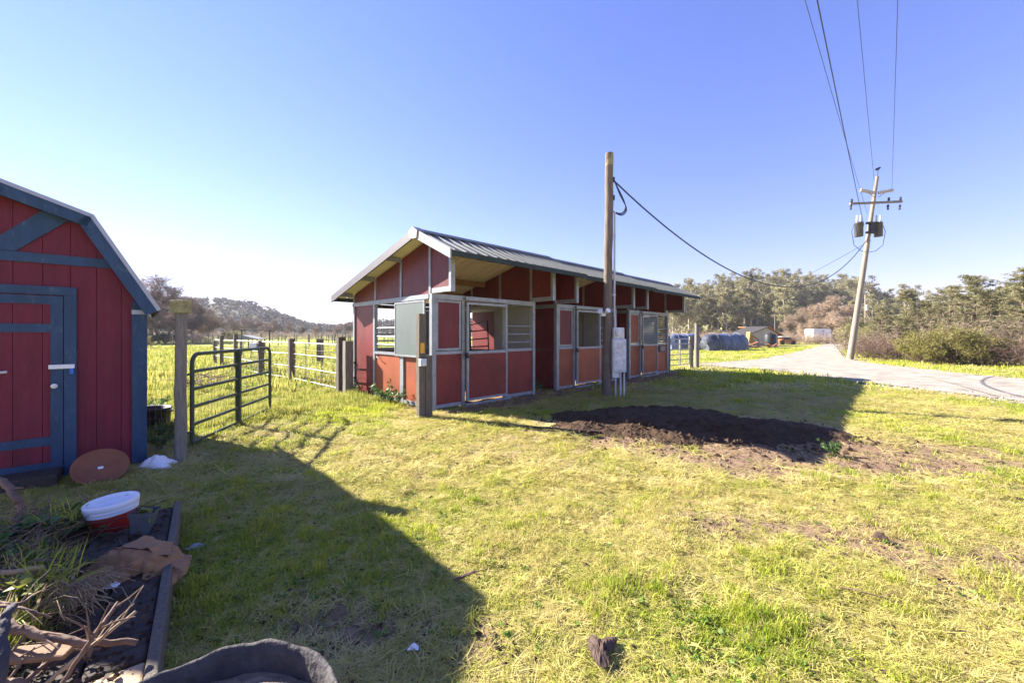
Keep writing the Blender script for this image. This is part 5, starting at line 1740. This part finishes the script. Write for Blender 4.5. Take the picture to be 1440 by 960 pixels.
def blocked(x, y):
    """no grass inside buildings, on the road, the heap and the deck"""
    b = in_poly(x, y, ROADPOLY)
    l, u = barn_lu(x, y)
    b |= (l > -.0) & (l < 11.1) & (u > -.05) & (u < 3.7) & ~(((l > 3.2) & (l < 3.95)) | ((l > 7.2) & (l < 7.9)))
    t = -((x + 4.43) * .731 + (y - 4.8) * .683); s = (x + 4.43) * .683 - (y - 4.8) * .731
    b |= (t > 0) & (t < 2.1) & (s < .0) & (s > -2.5)
    b |= (t > .64) & (t < 1.56) & (s < .41) & (s > -.1)
    a1 = np.array(dd.xy); r_ = np.stack([x - dk0.x, y - dk0.y], -1)
    al = r_ @ a1; ac = r_ @ np.array(dn.xy)
    b |= (al > -.02) & (al < LD) & (ac > -.05) & (ac < .85)
    b |= np.hypot(x + .9, y - 1.1) < .41
    hu = (x - 2.85) * math.cos(-.28) + (y - 6.8) * math.sin(-.28); hv = -(x - 2.85) * math.sin(-.28) + (y - 6.8) * math.cos(-.28)
    b |= np.hypot(hu / 2.6, hv / 1.45) < .95 + (fbm(x / .5, y / .5, 77) - .5) * .5
    return b


def lod(tag_, y0, y1, n, hs, w, spread, nb, seed, power):
    X, Y, rs = points(n, y0, y1, seed, power)
    D = dirt(X, Y); Gn = green(X, Y)
    ok = ~blocked(X, Y) & (rs.rand(n) > D * .92)
    X, Y, Gn = X[ok], Y[ok], Gn[ok]
    isg = rs.rand(len(X)) < .08 + .85 * Gn
    clump = fbm(X / .22, Y / .22, 91, 3)
    Z = hgt(X, Y)
    base = np.stack([X, Y, Z], -1)
    tall = .45 + 1.5 * sstep(.42, .75, clump) + .3 * Gn
    left = sstep(-3.4, -5.0, X - (Y - 7) * .42) * sstep(5, 7, Y) + .75 * gauss(X, Y, -3.2, 8.9, 1.3, .9, .7)
    tall = tall * (1 + 1.1 * left)
    far = left > .45
    g1 = isg & ~far
    for sel, mat, nm, lab in ((g1, GREEN, "green_grass", "short green grass blades of the lawn, " + tag_), (far & (isg | (rs.rand(len(X)) < .6)), FIELD, "field_grass", "longer bright grass of the left paddock, " + tag_)):
        if sel.sum() < 10: continue
        ms = [tuft(nm, nb, hs, w, .7, mat, seed + k + 10, spread=spread) for k in range(3)]
        s = tall[sel]; q = rs.uniform(.75, 1.3, len(s))
        scatter(nm, lab, "grass", ms, base[sel], rs.uniform(0, 6.28, len(s)), np.stack([q, q, q * s], -1))
    st = ~isg & ~far
    if st.sum() > 10:
        ms = [tuft("dry_grass", nb, hs * .45, w * .8, spread * (1.8 if spread < .2 else .45), STRAW, seed + k + 30, flat=True, spread=spread) for k in range(2)] + [tuft("dry_grass", int(nb * .8), hs * .7, w * .8, 1.1, STRAW, seed + 40, spread=spread)]
        s = tall[st]; q = rs.uniform(.8, 1.4, len(s))
        scatter("dry_grass", "pale dry mown grass lying over the lawn, " + tag_, "grass", ms, base[st], rs.uniform(0, 6.28, len(s)), np.stack([q, q, q * s], -1), .18)


lod("nearest the view", 1.05, 4.2, 30000, .036, .0040, .042, 20, 101, 1.6)
lod("in the middle ground", 4.0, 11.0, 42000, .040, .0065, .075, 18, 202, 1.6)
lod("further off", 10.5, 46.0, 26000, .075, .026, .26, 16, 303, 1.3)


def weeds(name, label, cat, pts, mat, seed, n=7, size=.07, h=.12):
    """broad leaved rosettes, one object"""
    rs = np.random.RandomState(seed); V, F = [], []
    for (x, y, z, s) in pts:
        for k in range(n):
            th = rs.uniform(0, 6.28); el = rs.uniform(.15, 1.3); L = size * s * rs.uniform(.6, 1.3); w = L * rs.uniform(.22, .38)
            d = np.array([math.cos(th) * math.cos(el), math.sin(th) * math.cos(el), math.sin(el)]); sd_ = np.array([-math.sin(th), math.cos(th), 0]) * w
            b = np.array([x, y, z]) + np.array([rs.normal(0, .3), rs.normal(0, .3), abs(rs.normal(0, .5)) * h / size]) * size * s * .6
            m = b + d * L * .55; t = b + d * L + np.array([0, 0, -.25 * L])
            o_ = len(V); V += [b, m - sd_, m + sd_, t]; F += [(o_, o_ + 1, o_ + 3, o_ + 2)]
    return tag(link(name, np_mesh(name, V, F, mat)), label, cat, kind='stuff')


wr = random.Random(12)
pile_pts = []
while len(pile_pts) < 330:
    x, y = wr.uniform(-4.2, -1.75), wr.uniform(1.3, 3.4)
    z = float(pile_h(x, y))
    if z > .10 and wr.random() < z * 3: pile_pts.append((x, y, z, wr.uniform(.6, 1.3)))
weeds("pulled_weeds", "wilting green weeds heaped on the rubbish pile", "weeds", pile_pts, weedleaf, 3, 9, .075, .08)
weeds("yellow_leaves", "pale yellow green leaves caught between the sticks of the pile", "leaves", [(*(pix(px, py, .36).xy), .37, s) for px, py, s in ((22, 824, .8), (30, 832, .9), (40, 828, .8), (48, 838, .7), (20, 818, .6))], weedpale, 6, 8, .06, .03)
weeds("green_peel", "bright green leaf strips beside the white paper scrap", "leaves", [(*(dp(1.12, .24, .19).xy), .19, 1.0), (*(dp(1.10, .30, .19).xy), .19, .8)], weedpale, 7, 5, .09, .02)
V0 = [tuft("pile_grass", 90, .16, .005, .95, GREEN, 5, spread=.10), tuft("pile_grass", 80, .13, .005, 1.2, tanleaf, 6, spread=.10)]
PP = np.array([(x, y, z - .01) for (x, y, z, s) in pile_pts if wr.random() < .22])
scatter("pile_grass", "cut grass and roots mixed into the rubbish pile", "grass", V0, PP, np.random.RandomState(2).uniform(0, 6, len(PP)), np.ones((len(PP), 3)) * np.random.RandomState(3).uniform(.6, 1.2, (len(PP), 1)), .5)
# ball of dry roots
rr_ = random.Random(3); mb = MB(); cc = pix(105, 838, .30)
for k in range(150):
    a = rr_.uniform(-.3, 3.4); p = cc + Vector((rr_.gauss(0, .05), rr_.gauss(0, .05), rr_.uniform(-.02, .06))); q = p + Vector((rr_.uniform(.06, .17) * math.cos(a * .5 - .4), rr_.uniform(-.07, .05), rr_.uniform(-.05, .05)))
    mb.tube([p, (p + q) / 2 + Vector((0, 0, rr_.uniform(.01, .05))), q], .0016, 3, cap=False)
tag(mb.build("root_ball", tanleaf), "ball of dry tan roots lying on the rubbish pile", "roots")
# leafy weed at the foot of the stable gable, clumps along fences
def weed_plant(loc, s, label, seed):
    rr2 = random.Random(seed); T = empty("weed_plant", loc, 0, label, "weed")
    mb = MB(); tips = []
    for k in range(9):
        th = rr2.uniform(0, 6.28); L = s * rr2.uniform(.5, 1.0); d = Vector((math.cos(th) * .6, math.sin(th) * .6, 1)).normalized()
        pts = [Vector((0, 0, -.03)), d * L * .5, d * L * .85 + Vector((math.cos(th), math.sin(th), 0)) * .12 * s]
        mb.tube(pts, [.008 * s + .002, .006 * s, .003 * s], 5); tips += [tuple(pts[1]), tuple(pts[2]), tuple((pts[1] + pts[2]) / 2)]
    mb.build("stems", weedleaf, T)
    V, F = leaves(tips, .13 * s, 9, .065 * s, np.random.RandomState(seed), .8, .0, .5)
    link("foliage", np_mesh("foliage", V, F, weedleaf), T)


weed_plant(gp(541, 566), .62, "leafy green weed growing against the red gable wall of the stable", 1)
weed_plant(gp(556, 569), .45, "smaller leafy weed right of the one at the gable wall", 2)
weed_plant(gp(215, 585), .5, "dark weed beside the black tub behind the shed", 3)
weed_plant(gp(232, 618), .42, "low weed in the shade between the shed corner and the round post", 4)
weed_plant(gp(225, 632), .38, "leafy weed at the shed corner board behind the white bag", 5)
weed_plant(gp(498, 553), .4, "green weed at the back corner post of the stable", 6)
weed_plant(gp(1172, 642), .30, "small green weed growing out of the right end of the mulch", 7)
weed_plant(gp(752, 552), .4, "grass green weed in the opening between the first two stalls", 8)
# brush heap behind the gate
bh = empty("brush_heap", at(290, 0, 11.5).xy.to_3d(), 0, "low heap of bare cut branches lying behind the green gate", "brush heap")
rb = random.Random(14); mb = MB()
for k in range(30):
    th = rb.uniform(0, 6.28)
    branching(mb, (rb.uniform(-.5, .5), rb.uniform(-.4, .4), rb.uniform(.05, .3)), (math.cos(th), math.sin(th), rb.uniform(-.1, .5)), rb.uniform(.35, .6), .014, 1, rb, 3, .6, 0, None, .7)
mb.build("branches", twigm, bh)
dl = []
for k in range(900):
    y = wr.uniform(1.5, 5.5); x = wr.uniform(-1.0, 1.25) * y
    dl.append((x, y, float(hgt(x, y)) + .012, wr.uniform(.5, 1.2)))
weeds("fallen_leaves", "small brown fallen leaves sprinkled over the lawn", "leaves", dl, leafdead, 8, 1, .022, .01)

# ------------------------------------------------------------------ air
hm = bpy.data.materials.new("haze"); hm.use_nodes = True
hn = hm.node_tree.nodes; hn.remove(hn['Principled BSDF'])
pv = hn.new('ShaderNodeVolumePrincipled'); pv.inputs['Density'].default_value = 0.00032; pv.inputs['Color'].default_value = (.88, .92, 1, 1); pv.inputs['Anisotropy'].default_value = 0.1
hm.node_tree.links.new(pv.outputs[0], hn['Material Output'].inputs['Volume'])
mb = MB(); mb.box(-2600, 2600, -1600, 4100, -1.5, 48)
tag(mb.build("haze", hm), "thin pale haze in the air over the fields", "haze", kind='stuff')


tr_ = random.Random(31); mb = MB()
for k in range(900):
    while True:
        x, y = tr_.uniform(-4.0, -1.7), tr_.uniform(1.2, 3.2)
        z = float(pile_h(x, y))
        if z > .08: break
    th = tr_.uniform(0, 6.28); L = tr_.uniform(.06, .34); e = Vector((math.cos(th), math.sin(th), tr_.uniform(-.15, .5))) * L
    p = Vector((x, y, z + tr_.uniform(-.01, .07)))
    mb.tube([p, p + e * .5 + Vector((tr_.uniform(-.02, .02), tr_.uniform(-.02, .02), tr_.uniform(-.01, .03))), p + e], [tr_.uniform(.002, .006), .003, .0015], 4, cap=False)
tag(mb.build("twig_tangle", branchm), "tangle of small brown twigs over the rubbish pile", "twigs", kind="stuff")


def verge_pts(rr, n):
    out = []
    P_ = ROADPOLY; m = len(P_)
    while len(out) < n:
        i = rr.randint(0, m); a, b = P_[i], P_[(i + 1) % m]
        p = a.lerp(b, rr.rand()); q = p + Vector((rr.normal(0, .45), rr.normal(0, .45), 0))
        if q.y < 30: out.append((q.x, q.y, .02))
    return out


chips("gravel_stones", "loose pale gravel stones strewn along the edges of the road", 2600, verge_pts, gravel, .015, .06, 9, cat="gravel")
cl = []
cr_ = np.random.RandomState(44)
while len(cl) < 900:
    y = cr_.uniform(1.5, 6.5); x = cr_.uniform(-1.1, 1.3) * y
    if cr_.rand() < float(green(x, y)) * .9 + .06 and not bool(blocked(np.array([x]), np.array([y]))[0]): cl.append((x, y, float(hgt(x, y)) + .004, cr_.uniform(.5, 1.3)))
weeds("lawn_weeds", "small broad leaved weeds and clover among the lawn grass", "weeds", cl, M("clover_leaf", (0.15, 0.24, 0.035), 0.5, 0.3, 9, trans=0.4), 17, 6, .028, .010)


def lawn_pts(rr, n):
    out = []
    while len(out) < n:
        y = 1.5 + 7 * rr.rand() ** 1.3; x = rr.uniform(-1.05, 1.3) * y
        out.append((x, y, float(hgt(x, y)) + .006))
    return out


chips("lawn_crumbs", "small dark crumbs and bits of dung scattered through the lawn", 3200, lawn_pts, soil, .004, .022, 19)


def deck_pts(rr, n):
    return [(*(dp(rr.uniform(.05, 2.0), rr.uniform(.0, .45), 0).xy), .178) for _ in range(n)]


chips("deck_litter", "crumbs of soil and bark strewn over the dark timbers", 420, deck_pts, soil, .006, .022, 23)
dr_ = np.random.RandomState(8)
weeds("deck_leaves", "withered leaves and stalks lying on the dark timbers", "leaves", [(*(dp(dr_.uniform(.1, 2.0), dr_.uniform(.02, .5), 0).xy), .185, dr_.uniform(.5, 1.3)) for _ in range(150)], leafdead, 31, 2, .045, .01)
